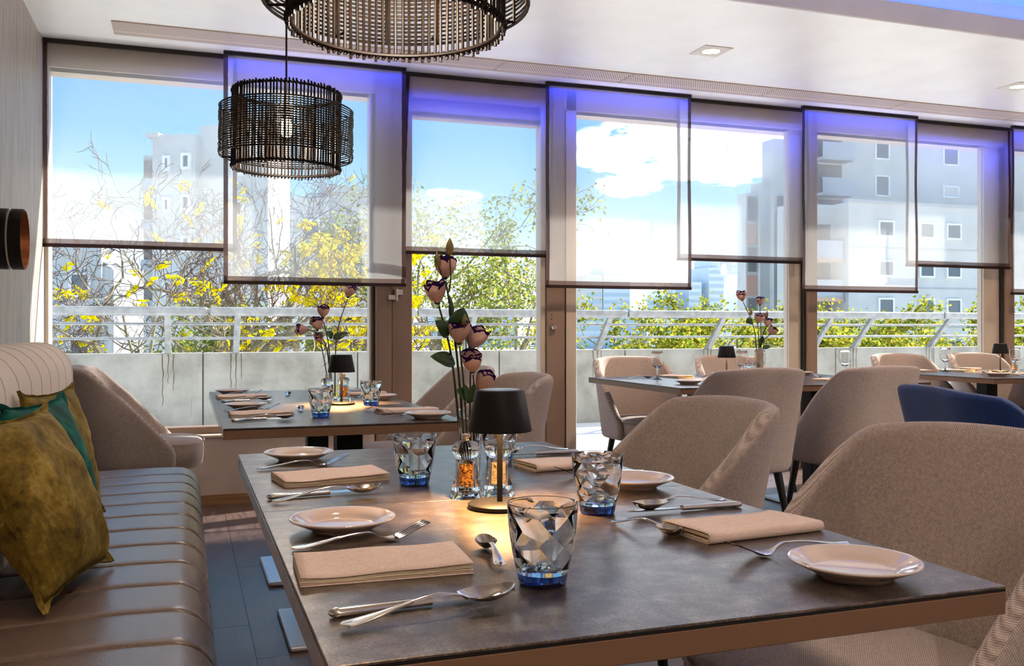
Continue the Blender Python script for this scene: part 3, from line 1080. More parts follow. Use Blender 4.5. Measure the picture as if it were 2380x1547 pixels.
tree('airy green tree behind the glazed door', 4.35, 14.5, 2.85, 0.30, 53, 'leaf_green', 5000, 0.069, 4, 4, -0.9, 0.2)
tree('dull green tree rising behind the door blind', 4.2, 17.5, 3.9, 0.26, 59, 'leaf_green', 4600, 0.079, 3, 4, -0.8, 0.18)
tree('small yellow-green bush low behind the railing right of the door', 6.6, 14.5, 0.9, 0.5, 61, 'leaf_lime', 3600, 0.073, 5, 3, -1.2, 0.2)
tree('yellow-green tree behind the railing, first one right of the skyline gap', 8.2, 14.5, 1.6, 0.34, 67, 'leaf_lime', 7600, 0.079, 5, 3, -1.2, 0.2)
tree('yellow-green tree with a tall shoot behind the railing left of the small pink flowers', 9.75, 14.8, 1.95, 0.42, 71, 'leaf_lime', 8800, 0.079, 5, 3, -1.2, 0.2)
tree('yellow-green tree behind the small pink flowers', 11.2, 14.5, 1.95, 0.42, 73, 'leaf_lime', 9200, 0.079, 5, 3, -1.2, 0.2)
tree('yellow-green tree between the two right window posts', 13.1, 14.8, 1.5, 0.5, 79, 'leaf_lime', 8800, 0.079, 5, 3, -1.2, 0.2)
tree('low golden-green bush under the lowest right blind', 14.8, 15, 1.25, 0.55, 83, 'leaf_lime', 7200, 0.079, 5, 3, -1.3, 0.2)
tree('feathery light green tree at the right, in front of the white wing', 17.2, 15.2, 2.1, 0.5, 89, 'leaf_lime', 10400, 0.086, 5, 3, -1.2, 0.2)
tree('green tree cut by the right edge of the picture', 19.6, 15.5, 1.9, 0.5, 97, 'leaf_green', 9200, 0.086, 5, 3, -1.2, 0.2)
# ================================================================== FURNITURE
# ---- dining chairs
def chair_meshes(w=0.262, ztop=0.872, fab='chair', dback=0.30, lean=0.075, wing=0.15, flat=0.0):
    zb = 0.36
    def path(z):
        k = (z - zb) / (ztop - zb)
        ww = w * (0.93 + 0.09 * k)
        d = dback - lean + lean * 1.25 * k
        r = 0.165
        xf = wing + 0.02 if z < 0.46 else wing + (-dback + 0.06 - wing) * ((z - 0.46) / (ztop - 0.46)) ** (1.0 - flat)
        xf = min(xf, wing)
        pts = []
        cx = -d + r
        if xf > cx:
            for i in range(7):
                pts.append((xf + (cx - xf) * i / 6, -ww))
        for i in range(0 if xf > cx else 0, 13):
            a = -pi / 2 - (pi / 2) * i / 12
            x = cx + r * cos(a)
            if x <= xf + 1e-6:
                pts.append((x, -ww + r + r * sin(a)))
        pts += [(x, -y) for x, y in reversed(pts)]
        # a curved back: pull the middle out a little
        pts = [(x - 0.02 * (1 - (y / ww) ** 2), y) for x, y in pts]
        return pts
    def resample(pts, n):
        L = [0]
        for a, c in zip(pts[:-1], pts[1:]):
            L.append(L[-1] + math.dist(a, c))
        out = []
        for i in range(n):
            s_ = L[-1] * i / (n - 1)
            j = 0
            while j < len(L) - 2 and L[j + 1] < s_: j += 1
            q = (s_ - L[j]) / max(L[j + 1] - L[j], 1e-9)
            out.append((pts[j][0] + (pts[j + 1][0] - pts[j][0]) * q, pts[j][1] + (pts[j + 1][1] - pts[j][1]) * q, s_ - L[-1] / 2))
        return out
    nu, nv_ = 23, 11
    rows = []
    for j in range(nv_):
        z = zb + (ztop - zb) * (j / (nv_ - 1))
        rows.append((z, resample(path(z), nu)))
    b = MB()
    vs = []; uv = []
    for z, r in rows:
        for x, y, s_ in r:
            dz = 0.0
            if z > ztop - 0.001: dz = -0.018 * (abs(s_) / max(abs(r[0][2]), 1e-6)) ** 2
            vs.append((x, y, z + dz)); uv.append((s_, z))
    fs = [(j * nu + i, j * nu + i + 1, (j + 1) * nu + i + 1, (j + 1) * nu + i) for j in range(nv_ - 1) for i in range(nu - 1)]
    b.add(vs, fs, uv)
    shell = b.build('backrest', M[fab], None, uv=True, angle=180)
    so = shell.modifiers.new('s', 'SOLIDIFY'); so.thickness = 0.046; so.offset = 0.0
    su = shell.modifiers.new('u', 'SUBSURF'); su.levels = 2; su.render_levels = 2
    bake(shell)
    # seat cushion
    b = MB(); prof = [(0.0, 0.35), (0.6, 0.35), (0.9, 0.352), (0.98, 0.37), (1.0, 0.41), (1.0, 0.45), (0.97, 0.478), (0.88, 0.492), (0.6, 0.499), (0.3, 0.502), (0.0, 0.503)]
    n = 40; vs = []; uv = []; fs = []
    for s_, z in prof:
        for k in range(n):
            a = 2 * pi * k / n
            e = 0.62
            x = 0.252 * s_ * (abs(cos(a)) ** e) * (1 if cos(a) >= 0 else -1)
            y = (w - 0.035) * s_ * (abs(sin(a)) ** e) * (1 if sin(a) >= 0 else -1)
            if x > 0: y *= 1.0 + 0.12 * (x / 0.25)
            vs.append((x + 0.03, y, z)); uv.append((x, y + z))
    for j in range(len(prof) - 1):
        for k in range(n):
            k2 = (k + 1) % n
            fs.append((j * n + k, j * n + k2, (j + 1) * n + k2, (j + 1) * n + k))
    b.add(vs, fs, uv)
    seat = b.build('seat', M[fab], None, uv=True, angle=180)
    # seam piping
    b = MB(); b.tube([(0.03 + 0.2545 * (abs(cos(a)) ** 0.62) * (1 if cos(a) >= 0 else -1), (w - 0.033) * (1 + (0.12 * abs(cos(a)) ** 0.62 if cos(a) > 0 else 0)) * (abs(sin(a)) ** 0.62) * (1 if sin(a) >= 0 else -1), 0.478) for a in [2 * pi * k / 40 + 0.001 for k in range(40)]], 0.0028, 5, closed=True)
    pip = b.build('piping', M[fab], None)
    legs = []
    for sx in (1, -1):
        for sy in (1, -1):
            q = MB(); q.tube([(0.17 * sx + 0.01, 0.16 * sy, 0.37), (0.225 * sx, 0.205 * sy, 0.0)], [0.022, 0.011], 12)
            legs.append(q.build('leg', M['black'], None, angle=50))
    return [shell, seat, pip] + legs


def make_chair(label, x, y, rz, parts, group='upholstered dining chairs', cat='chair', z=0, first=False):
    t = thing('dining_chair', label, cat, (x, y, z), rz, group)
    for p in parts:
        if first: o = p
        else:
            o = p.copy(); COL.objects.link(o)
        if p.name.split('.')[0] == 'piping':
            o.parent = [k for k in kids(t) if k.name.split('.')[0] == 'seat'][0]
        else:
            o.parent = t
    return t


cp = chair_meshes()
R = radians
make_chair('taupe woven dining chair nearest the camera on the right of the front table', 1.10, 1.30, R(187), cp, first=True)
make_chair('taupe woven dining chair second from the camera on the right of the front table', 1.06, 2.13, R(180), cp)
make_chair('taupe dining chair right of the second table, nearer of the two behind the tall flowers', 1.06, 3.63, R(180), cp)
make_chair('taupe dining chair right of the second table, half hidden by the tall flowers', 1.06, 4.38, R(180), cp)
make_chair('taupe dining chair at the far end of the banquette, turned sideways to us', -0.19, 5.09, R(0), cp)
make_chair('taupe dining chair with its back to us, left of the two at the wine-glass table', 2.58, 4.03, R(88), cp)
make_chair('taupe dining chair with its back to us, next to the blue chair', 3.27, 4.03, R(92), cp)
make_chair('warm-lit dining chair facing us at the left end of the wine-glass table', 2.77, 5.29, R(-90), cp)
make_chair('warm-lit dining chair facing us behind the small black lamp of the wine-glass table', 3.52, 5.29, R(-90), cp)
make_chair('warm-lit dining chair facing us at the far right table, left one of two', 4.99, 5.29, R(-90), cp)
make_chair('warm-lit dining chair facing us at the far right table, behind the black lamp', 5.70, 5.29, R(-90), cp)
bp = chair_meshes(0.335, 0.872, 'blue', 0.30, 0.085, 0.16, 0.25)
make_chair('navy blue upholstered chair at the right edge', 2.55, 2.24, R(-19), bp, 'blue chair', first=True)

# ---- banquette
m = None
ban = thing('banquette', 'banquette with brown leather channelled seat and cream stitched backrest along the left wall', 'banquette', (0, 0, 0))
CH = 0.2115
Y0 = 2.68
ys = [Y0 + CH * k for k in range(-11, 7)]
yend = Y0 + CH * 7


def prof_seat():
    p = []
    X0, X1, zt, r = -0.50, 0.058, 0.470, 0.085
    p += [(X0, zt - 0.03), (X0 + 0.02, zt - 0.012), (X0 + 0.1, zt - 0.004), (-0.25, zt), (-0.12, zt + 0.002)]
    for i in range(8):
        a = pi / 2 - (pi / 2) * i / 7
        p.append((X1 - r + r * cos(a), zt - r + r * sin(a)))
    p += [(X1 - 0.004, 0.3), (X1 - 0.014, 0.2), (X1 - 0.02, 0.12)]
    return p


def prof_back():
    p = []
    zt, xf = 0.995, -0.43
    p += [(xf + 0.012, 0.44), (xf + 0.008, 0.55), (xf + 0.002, 0.68), (xf - 0.002, 0.80)]
    r = 0.125
    for i in range(9):
        a = (pi / 2) * i / 8
        p.append((xf - 0.004 - r + r * cos(a), zt - r + r * sin(a)))
    p += [(-0.72, zt - 0.006), (-0.757, zt - 0.02)]
    return p


def channel(prof, depth, y0, y1, edge=(0, 0), gap=0.0018, seam=0.012):
    # loft the section along y with rounded shoulders at both seams
    ns = 9
    nrm = []
    for i in range(len(prof)):
        a, c = prof[max(i - 1, 0)], prof[min(i + 1, len(prof) - 1)]
        t = Vector((c[0] - a[0], c[1] - a[1])).normalized()
        nrm.append(Vector((-t.y, t.x)))
    sgn = 1 if nrm[len(prof) // 2].y > 0 or nrm[len(prof) // 2].x > 0 else -1
    L = [0]
    for a, c in zip(prof[:-1], prof[1:]): L.append(L[-1] + math.dist(a, c))
    ts = [0, 0.02, 0.06, 0.15, 0.35, 0.5, 0.65, 0.85, 0.94, 0.98, 1]
    vs = []; uv = []
    for t in ts:
        s_ = min(t, 1 - t)
        q = min(s_ / 0.075, 1)
        off = -depth * (1 - sqrt(max(0, 1 - (1 - q) ** 2)))
        off += 0.0015 * (1 - (2 * t - 1) ** 2)
        for i, (x, z) in enumerate(prof):
            vs.append((x + sgn * nrm[i].x * off, y0 + gap + (y1 - y0 - 2 * gap) * t, z + sgn * nrm[i].y * off)); uv.append((L[i], y0 + (y1 - y0) * t))
    n = len(prof)
    # close the body underneath so that it is a solid pad
    fs = [(j * n + i, j * n + i + 1, (j + 1) * n + i + 1, (j + 1) * n + i) for j in range(len(ts) - 1) for i in range(n - 1)]
    b = MB(); b.add(vs, fs, uv)
    b.f.append(tuple(range(n))); b.f.append(tuple(reversed([(len(ts) - 1) * n + i for i in range(n)])))
    return b


ps, pb = prof_seat(), prof_back()
for i, y in enumerate(ys):
    thick = abs(y - Y0) < 0.01 or abs(y + CH - Y0) < 0.01
    o = channel(ps, 0.017 if thick else 0.012, y, y + CH).build('seat_channel', M['leather'], ban, angle=70, uv=True)
    o = channel(pb, 0.0022, y, y + CH, gap=0.0004).build('back_channel', M['cream'], ban, angle=70, uv=True)
b = MB(); b.box(-0.755, 0.025, ys[0], yend, 0.0, 0.10)
b.build('plinth', plain('dark_plinth', (40, 34, 32), 0.5), ban, smooth=False)
b = MB(); b.box(-0.755, -0.01, ys[0] + 0.01, yend - 0.012, 0.10, 0.40); b.box(-0.755, -0.47, ys[0] + 0.01, yend - 0.012, 0.40, 0.75)
b.build('frame', plain('frame_lining', (60, 52, 48), 0.8), ban, smooth=False)
b = channel([(x, z) for x, z in pb], 0.03, yend, yend + 0.035, gap=0.0)
b.build('end_pad', M['cream'], ban, angle=70, uv=True)
M['thread'] = plain('stitch_thread', (206, 190, 178), 0.9)
for y in ys + [yend]:
    b = MB(); b.tube([(x + 0.001, y, z) for x, z in pb[2:-1]], 0.0009, 4)
    b.build('stitching', M['thread'], ban)


# ---- velvet cushions
def cushion(label, mat, p_near, p_far, topdir, size=0.43, thick=0.075, seed=1):
    """p_near/p_far: the two lower corners, topdir: direction up the face"""
    pn, pf = Vector(p_near), Vector(p_far)
    ex = (pf - pn).normalized(); ez = Vector(topdir).normalized()
    ez = (ez - ex * ez.dot(ex)).normalized()
    ey = ex.cross(ez)
    c = (pn + pf) / 2 + ez * size * 0.5
    t = thing('cushion', label, 'cushion', c, 0, 'velvet scatter cushions')
    Mx = Matrix((ex, ey, ez)).transposed()
    h = size / 2
    n = 25
    def P(a, b_, side):
        pin = 1 - 0.075 * (1 - abs(b_) ** 2.2) if True else 1
        x = h * a * (1 - 0.07 * (1 - b_ * b_) * abs(a))
        z = h * b_ * (1 - 0.07 * (1 - a * a) * abs(b_))
        q = max(0.0, (1 - a * a)) * max(0.0, (1 - b_ * b_))
        th = thick * q ** 0.42
        w = noise.noise(Vector((a * 2.2 + seed, b_ * 2.2, side * 3.0))) * 0.014 + noise.noise(Vector((a * 5 + seed, b_ * 5, side))) * 0.006
        # diagonal pulls toward the corners
        d = (abs(a) * abs(b_)) ** 2
        wr = 0.006 * sin(18 * (abs(a) - abs(b_)) + seed) * d
        y = side * (th + (w + wr) * min(1, q * 4)) 
        return Mx @ Vector((x, y, z))
    b = MB()
    for side in (1, -1):
        b.grid(lambda u, v_: P(-1 + 2 * u, -1 + 2 * v_, side), n, n, lambda u, v_: (u * size, v_ * size))
    o = b.build('cover', mat, t, angle=180, uv=True)
    bm = bmesh.new(); bm.from_mesh(o.data); bmesh.ops.remove_doubles(bm, verts=bm.verts, dist=0.0004)
    bmesh.ops.recalc_face_normals(bm, faces=bm.faces); bm.to_mesh(o.data); bm.free()
    o.data.polygons.foreach_set('use_smooth', [True] * len(o.data.polygons))
    # flange edge with ear-like corners
    pts = []
    for k in range(96):
        s_ = k / 24.0
        e, f_ = int(s_), s_ - int(s_)
        a = -1 + 2 * f_
        q = [(a, -1), (1, a), (-a, 1), (-1, -a)][e]
        p = P(q[0], q[1], 1)
        r_ = max(abs(q[0]), 0) * max(abs(q[1]), 0)
        ext = 1.0 + 0.03 + 0.05 * max(0.0, (r_ - 0.8) / 0.2)
        pts.append((p, p * ext))
    vs = []
    for k, (p, e) in enumerate(pts):
        wob = 0.004 * sin(k * 1.3 + seed)
        vs += [p, e + ey * (0.005 + wob), e + ey * (-0.005 + wob), p - ey * 0.004]
    fs = []
    K = len(pts)
    for k in range(K):
        a, c_ = 4 * k, 4 * ((k + 1) % K)
        for i in range(4):
            i2 = (i + 1) % 4
            fs.append((a + i, a + i2, c_ + i2, c_ + i))
    b = MB(); b.add(vs, fs)
    b.build('flange', mat, t, angle=60)
    return t


cushion('mustard velvet cushion nearest the camera on the banquette', M['mustard'], (-0.268, 2.07, 0.495), (-0.178, 2.455, 0.495), (-0.42, -0.05, 1.0), 0.39, 0.08, 1.3)
cushion('dark green velvet cushion between the two mustard cushions', M['teal'], (-0.30, 2.385, 0.495), (-0.212, 2.765, 0.495), (-0.33, -0.16, 1.0), 0.385, 0.055, 4.1)
cushion('mustard velvet cushion farthest from the camera, behind the green cushion', M['mustard'], (-0.33, 2.75, 0.495), (-0.245, 3.13, 0.495), (-0.26, -0.12, 1.0), 0.385, 0.055, 7.7)


# ---- tables
def table(label, x0, x1, y0, y1, cols, seam=None, group='slate dining tables'):
    t = thing('dining_table', label, 'table', ((x0 + x1) / 2, (y0 + y1) / 2, 0), 0, group)
    cx, cy = (x0 + x1) / 2, (y0 + y1) / 2
    cuts = [y0] + (seam or []) + [y1]
    for a, c in zip(cuts[:-1], cuts[1:]):
        b = MB(); b.box(x0 - cx, x1 - cx, a - cy + 0.0006, c - cy - 0.0006, 0.7465, 0.75)
        bev(b.build('table_top', M['table'], t, smooth=False), 0.0008, 1)
        b = MB(); b.box(x0 - cx + 0.0004, x1 - cx - 0.0004, a - cy + 0.001, c - cy - 0.001, 0.7435, 0.7465)
        b.build('edge_line', M['tableline'], t, smooth=False)
        b = MB(); b.box(x0 - cx, x1 - cx, a - cy + 0.0006, c - cy - 0.0006, 0.7165, 0.7435)
        bev(b.build('edge_band', M['tableedge'], t, smooth=False), 0.001, 1)
    for (ux, uy, sx, sy) in cols:
        b = MB(); b.box(ux - cx - 0.045, ux - cx + 0.045, uy - cy - 0.045, uy - cy + 0.045, 0.018, 0.7165)
        bev(b.build('column', M['blackmetal'], t, smooth=False), 0.004, 2)
        b = MB(); b.box(ux - cx - sx, ux - cx + sx, uy - cy - sy, uy - cy + sy, 0.0, 0.018)
        bev(b.build('base_plate', M['steelplate'], t, smooth=False), 0.008, 3)
    return t


table('front dining table with dark slate top and brown edge, nearest the camera', 0.12, 0.905, 0.832, 2.315, [(0.51, 1.2, 0.22, 0.22), (0.51, 1.95, 0.22, 0.22)], [1.573])
table('second dining table between the front table and the left window', 0.108, 0.865, 2.92, 4.66, [(0.545, 3.30, 0.225, 0.225), (0.545, 4.125, 0.225, 0.235)], [3.79])
table('wine-glass dining table by the window, with chairs on both long sides', 2.37, 3.97, 4.16, 5.30, [(2.80, 4.72, 0.22, 0.22), (3.60, 4.72, 0.22, 0.22)])
table('far right dining table by the window, cut by the picture edge', 4.60, 6.2, 4.32, 5.36, [(5.05, 4.8, 0.22, 0.22), (5.8, 4.8, 0.22, 0.22)])

# ---- wall sconce
sc = thing('wall_sconce', 'black drum wall lamp with copper-lined open end on the grey wood wall', 'wall lamp', (XL, 3.78, 1.375))
Rx = Matrix.Rotation(radians(90), 4, 'Y')
b = MB(); b.lathe([(0.0, 0.0), (0.045, 0.0), (0.045, 0.02), (0.0, 0.02)], 24).xform(Rx); b.build('wall_plate', M['blackmetal'], sc)
b = MB(); b.lathe([(0.0, 0.018), (0.109, 0.018), (0.11, 0.022), (0.11, 0.158), (0.106, 0.162)], 56).xform(Rx); b.build('rear_drum', M['blackmetal'], sc)
b = MB(); b.lathe([(0.104, 0.158), (0.106, 0.162), (0.106, 0.168), (0.104, 0.170)], 56).xform(Rx); b.build('groove_ring', M['chrome'], sc)
b = MB(); b.lathe([(0.106, 0.168), (0.11, 0.171), (0.11, 0.210), (0.1085, 0.211)], 56).xform(Rx); b.build('front_drum', M['blackmetal'], sc)
b = MB(); b.lathe([(0.1085, 0.211), (0.107, 0.209), (0.105, 0.14), (0.09, 0.09), (0.05, 0.075), (0.0, 0.07)], 56).xform(Rx); b.build('copper_reflector', M['copper'], sc)


# ---- rattan pendants
M['rattan'] = mottled('dark_rattan', (14, 9, 6), (36, 23, 14), 40, 0.5, bump=0.2, spec=0.25)
M['bulb'] = emit('filament_bulb', (255, 196, 110), 60.0)
M['cable'] = plain('black_cable', (14, 14, 14), 0.6)


def pendant(label, x, y, zb, tiltx, tilty, seed, energy):
    rng = random.Random(seed)
    t = thing('pendant_lamp', label, 'pendant lamp', (x, y, CEIL), 0, 'rattan pendant lamps')
    dz = zb - CEIL
    b = MB(); b.lathe([(0, 0), (0.05, 0), (0.05, -0.018), (0.042, -0.025), (0, -0.025)], 24); b.build('ceiling_rose', M['blackmetal'], t)
    b = MB(); b.tube([(0, 0, -0.02), (0, 0, dz + 0.25)], 0.004, 8); b.build('cable', M['cable'], t)
    b = MB(); b.lathe([(0, dz + 0.27), (0.012, dz + 0.268), (0.02, dz + 0.255), (0.02, dz + 0.205), (0.014, dz + 0.2), (0, dz + 0.2)], 20); b.build('lamp_holder', M['blackmetal'], t)
    b = MB(); b.lathe([(0, dz + 0.128), (0.012, dz + 0.131), (0.023, dz + 0.145), (0.027, dz + 0.16), (0.022, dz + 0.18), (0.014, dz + 0.198), (0, dz + 0.2)], 20)
    b.build('bulb', M['bulb'], t)
    Mt = Matrix.Translation((0, 0, dz)) @ Matrix.Rotation(tiltx, 4, 'X') @ Matrix.Rotation(tilty, 4, 'Y')
    RI, RO, H = 0.213, 0.264, 0.308
    drum = thing('inner_drum', None, None); drum.parent = t
    n = 92
    proto = None
    for k in range(n):
        a = 2 * pi * k / n
        if proto is None:
            q = MB(); q.tube([(0, 0, -0.008), (0.001, 0.001, H * 0.5), (0, 0, H + 0.006)], 0.0036, 6)
            o = q.build('rattan_rod', M['rattan'], drum); proto = o
        else:
            o = proto.copy(); COL.objects.link(o)
        o.matrix_local = Mt @ Matrix.Translation(((RI + rng.uniform(-.001, .001)) * cos(a + rng.uniform(-.006, .006)), (RI) * sin(a), rng.uniform(-.004, .004))) @ Matrix.Rotation(rng.uniform(0, 6), 4, 'Z') @ Matrix.Rotation(rng.uniform(-.008, .008), 4, 'X')
    def ring(r, z, rad, nm, par, nn=72, k=6):
        q = MB(); q.tube([(r * cos(2 * pi * i / nn), r * sin(2 * pi * i / nn), z) for i in range(nn)], rad, k, closed=True)
        q.xform(Mt); return q.build(nm, M['rattan'], par)
    for z in (0.004, H - 0.006):
        ring(RI - 0.006, z, 0.0042, 'hoop', drum)
        # lashing wound round the hoop
        q = MB(); nn = 560
        q.tube([((RI + 0.0065 * cos(92 * 2 * pi * i / nn)) * cos(2 * pi * i / nn), (RI + 0.0065 * cos(92 * 2 * pi * i / nn)) * sin(2 * pi * i / nn), z + 0.0065 * sin(92 * 2 * pi * i / nn)) for i in range(nn)], 0.0022, 4, closed=True)
        q.xform(Mt); q.build('lashing', M['rattan'], drum)
    band = thing('outer_band', None, None); band.parent = t
    nb = 22; z0, z1 = 0.047, 0.238
    for k in range(nb):
        z = z0 + (z1 - z0) * k / (nb - 1)
        ring(RO + rng.uniform(-.002, .002), z, 0.0026 if 0 < k < nb - 1 else 0.0036, 'rattan_hoop', band, 64, 5)
    for k in range(14):
        a = 2 * pi * k / 14 + 0.1
        q = MB(); q.tube([((RO - 0.005) * cos(a), (RO - 0.005) * sin(a), z0 - 0.003), ((RO - 0.005) * cos(a), (RO - 0.005) * sin(a), z1 + 0.003)], 0.0034, 6)
        q.xform(Mt); q.build('upright', M['rattan'], band)
    for z in (z0, z1, (z0 + z1) / 2):
        for k in range(7):
            a = 2 * pi * k / 7 + 0.1
            q = MB(); q.tube([((RI) * cos(a), RI * sin(a), z), (RO * cos(a), RO * sin(a), z)], 0.003, 6)
            q.xform(Mt); q.build('spacer', M['rattan'], band)
    for k in range(3):
        a = 2 * pi * k / 3 + 0.4
        q = MB(); q.tube([(0.016 * cos(a), 0.016 * sin(a), 0.255), (RI * cos(a), RI * sin(a), H - 0.004)], 0.002, 6)
        q.xform(Mt); q.build('spider_arm', M['blackmetal'], drum)
    ld = bpy.data.lights.new('bulb_glow', 'POINT'); ld.energy = energy; ld.color = (1.0, 0.87, 0.73); ld.shadow_soft_size = 0.03
    lo = bpy.data.objects.new('bulb_glow', ld); COL.objects.link(lo); lo.parent = t; lo.location = (0, 0, dz + 0.1)
    return t


pendant('complete black rattan pendant lamp with lit bulb over the second table', 0.388, 3.86, 1.698, 0.0, 0.012, 3, 7)
pendant('large black rattan pendant lamp cut by the top of the picture over the front table', 0.400, 1.83, 1.652, 0.0, 0.0, 9, 7)
pendant('black rattan pendant lamp added out of view near the blue chair for room light', 3.5, 1.9, 1.66, 0.0, 0.0, 12, 45)  # this and the following pendants are out of view, added as room light
pendant('black rattan pendant lamp added close behind the camera for room light', 0.5, -0.7, 1.66, 0.0, 0.0, 14, 20)
pendant('black rattan pendant lamp added out of view far right for room light', 6.3, 1.9, 1.66, 0.0, 0.0, 15, 55)
pendant('black rattan pendant lamp added behind the camera to the right for room light', 3.5, -1.2, 1.66, 0.0, 0.0, 16, 45)
# ================================================================== TABLEWARE
TZ = 0.75
# ---- prototypes are built once, then copied
LIB = {}


def put(kind, label, x, y, rz=0.0, z=TZ, ry=0.0, group=None):
    make, used = LIB[kind]['o'], LIB[kind]['used']
    if not used:
        o = make; LIB[kind]['used'] = True
    else:
        o = dup(make)
    o.location = (x, y, z)
    o.rotation_euler = (0, ry, rz)
    o['label'] = label
    if group: o['group'] = group
    return o


def reg(kind, o):
    LIB[kind] = {'o': o, 'used': False}
    return o


# plate
b = MB(); b.lathe([(0, 0.0035), (0.040, 0.0035), (0.042, 0.0), (0.045, 0.0), (0.047, 0.004), (0.058, 0.009), (0.074, 0.0165), (0.0775, 0.0185), (0.0785, 0.0200), (0.0775, 0.0212), (0.074, 0.0205), (0.062, 0.0155), (0.054, 0.0115), (0.051, 0.0085), (0.046, 0.0072), (0, 0.0070)], 72)
reg('plate', tag(b.build('side_plate', M['plate'], angle=180), None, 'plate', 'side plates'))


# cutlery: swept strips
def strip(b, s0, s1, wf, zf, dish, t=0.0016, nl=26, nw=7, yoff=None):
    L = s1 - s0
    def pt(a, c, side):
        s = s0 + L * a
        w = wf(s); k = -1 + 2 * c
        z = zf(s) - dish(s) * (1 - k * k) + side * t
        return (s, k * w + (yoff(s) if yoff else 0), z)
    n0 = len(b.v)
    vs = []
    for side in (0, 1):
        for i in range(nl):
            for j in range(nw):
                vs.append(pt(i / (nl - 1), j / (nw - 1), side))
    fs = []
    o = nl * nw
    for i in range(nl - 1):
        for j in range(nw - 1):
            q = i * nw + j
            fs.append((q, q + nw, q + nw + 1, q + 1)); fs.append((o + q, o + q + 1, o + q + nw + 1, o + q + nw))
    for i in range(nl - 1):
        for j in (0, nw - 1):
            q = i * nw + j
            fs.append((q, q + nw, o + q + nw, o + q))
    for j in range(nw - 1):
        for i in (0, nl - 1):
            q = i * nw + j
            fs.append((q, q + 1, o + q + 1, o + q))
    b.add(vs, fs)


def ss(a, b_, x):
    t = min(1, max(0, (x - a) / (b_ - a))); return t * t * (3 - 2 * t)


def spoon_mesh(L, bl, bw, hw_=0.0105):
    def wf(s):
        if s > L - bl:
            q = (s - (L - bl)) / bl
            e = max(0.0, 1 - (2 * q - 0.92) ** 2 / 1.17)
            return max(0.0012, bw * (sqrt(e) if q > 0.02 else 0.2))
        e = hw_ * (1 - ss(0.0, L * 0.42, s)) + 0.0030
        if s < 0.010: e *= sqrt(max(0.02, 1 - ((0.010 - s) / 0.010) ** 2))
        return e if s < L - bl - 0.012 else e + (0.004 - e) * ss(L - bl - 0.012, L - bl, s)
    def zf(s):
        h = 0.004 + 0.0135 * ss(0, L - bl - 0.02, s)
        h -= 0.006 * ss(L - bl - 0.03, L - bl + 0.012, s)
        h += 0.003 * ss(L - 0.012, L, s)
        return h
    def dish(s):
        if s < L - bl: return -0.0012
        q = (s - (L - bl)) / bl
        return 0.0105 * max(0.0, sin(pi * min(1, max(0, q)))) ** 0.8
    b = MB(); strip(b, 0, L, wf, zf, dish, 0.0014, 52, 11)
    return b


reg('spoon', tag(spoon_mesh(0.20, 0.066, 0.0215, 0.0085).build('table_spoon', M['steel'], angle=55), None, 'spoon', 'table spoons'))
reg('teaspoon', tag(spoon_mesh(0.135, 0.045, 0.0150, 0.0052).build('teaspoon', M['steel'], angle=55), None, 'teaspoon', 'teaspoons'))
# fork
b = MB(); L = 0.198
hw = lambda s: ((0.0100 * (1 - ss(0, L * 0.42, s)) + 0.0030) * (sqrt(max(0.02, 1 - ((0.010 - s) / 0.010) ** 2)) if s < 0.01 else 1)) if s < 0.125 else 0.0032 + 0.0092 * ss(0.122, 0.146, s)
zf = lambda s: 0.004 + 0.010 * ss(0, 0.10, s) - 0.0115 * ss(0.108, 0.140, s) + 0.020 * ss(0.140, L + 0.01, s)
strip(b, 0, 0.152, hw, zf, lambda s: 0.002 * ss(0.125, 0.15, s) - 0.001 * (1 - ss(0.1, 0.125, s)), 0.0016, 40, 9)
for k in range(4):
    y0 = -0.0102 + 0.0068 * k
    strip(b, 0.150, L, lambda s: 0.0019 - 0.0009 * ss(0.17, L, s), zf, lambda s: 0, 0.0016, 14, 3, lambda s, y0=y0: y0 * (1 - 0.04 * ss(0.15, L, s)))
reg('fork', tag(b.build('table_fork', M['steel'], angle=55), None, 'fork', 'table forks'))
# knife
kn = thing('table_knife', None, 'knife', group='table knives')
b = MB()
n = 12
def kring(s):
    w = 0.0070 + 0.0022 * (1 - ss(0, 0.09, s)); h = 0.0042 + 0.0010 * (1 - ss(0, 0.1, s))
    if s < 0.008:
        q = sqrt(max(0.03, 1 - ((0.008 - s) / 0.008) ** 2)); w *= q; h *= q
    return w, h
rows = [0, 0.001, 0.003, 0.006, 0.012, 0.03, 0.06, 0.09, 0.108, 0.112]
vs = []
for s in rows:
    w, h = kring(s)
    for k in range(n):
        a = 2 * pi * k / n
        vs.append((s, w * cos(a), 0.0054 + h * sin(a)))
fs = [(i * n + k, i * n + (k + 1) % n, (i + 1) * n + (k + 1) % n, (i + 1) * n + k) for i in range(len(rows) - 1) for k in range(n)]
fs += [tuple(range(n)), tuple(reversed([(len(rows) - 1) * n + k for k in range(n)]))]
b.add(vs, fs); b.build('handle', M['steel'], kn, angle=60)
b = MB()
up = []; lo_ = []
for i in range(16):
    q = i / 15; s = 0.108 + 0.104 * q
    up.append((s, 0.0055 + 0.0025 * sin(pi * q) * (1 - q) - 0.004 * max(0, (q - 0.8) / 0.2) ** 2)); lo_.append((s, -0.0062 - 0.0035 * sin(pi * q * 0.9) + 0.0085 * max(0, (q - 0.72) / 0.28) ** 2))
vs = [(s, y, 0.0064) for s, y in up] + [(s, y, 0.0056) for s, y in lo_] + [(s, y, 0.0044) for s, y in up] + [(s, y, 0.0052) for s, y in lo_]
n = 16; fs = []
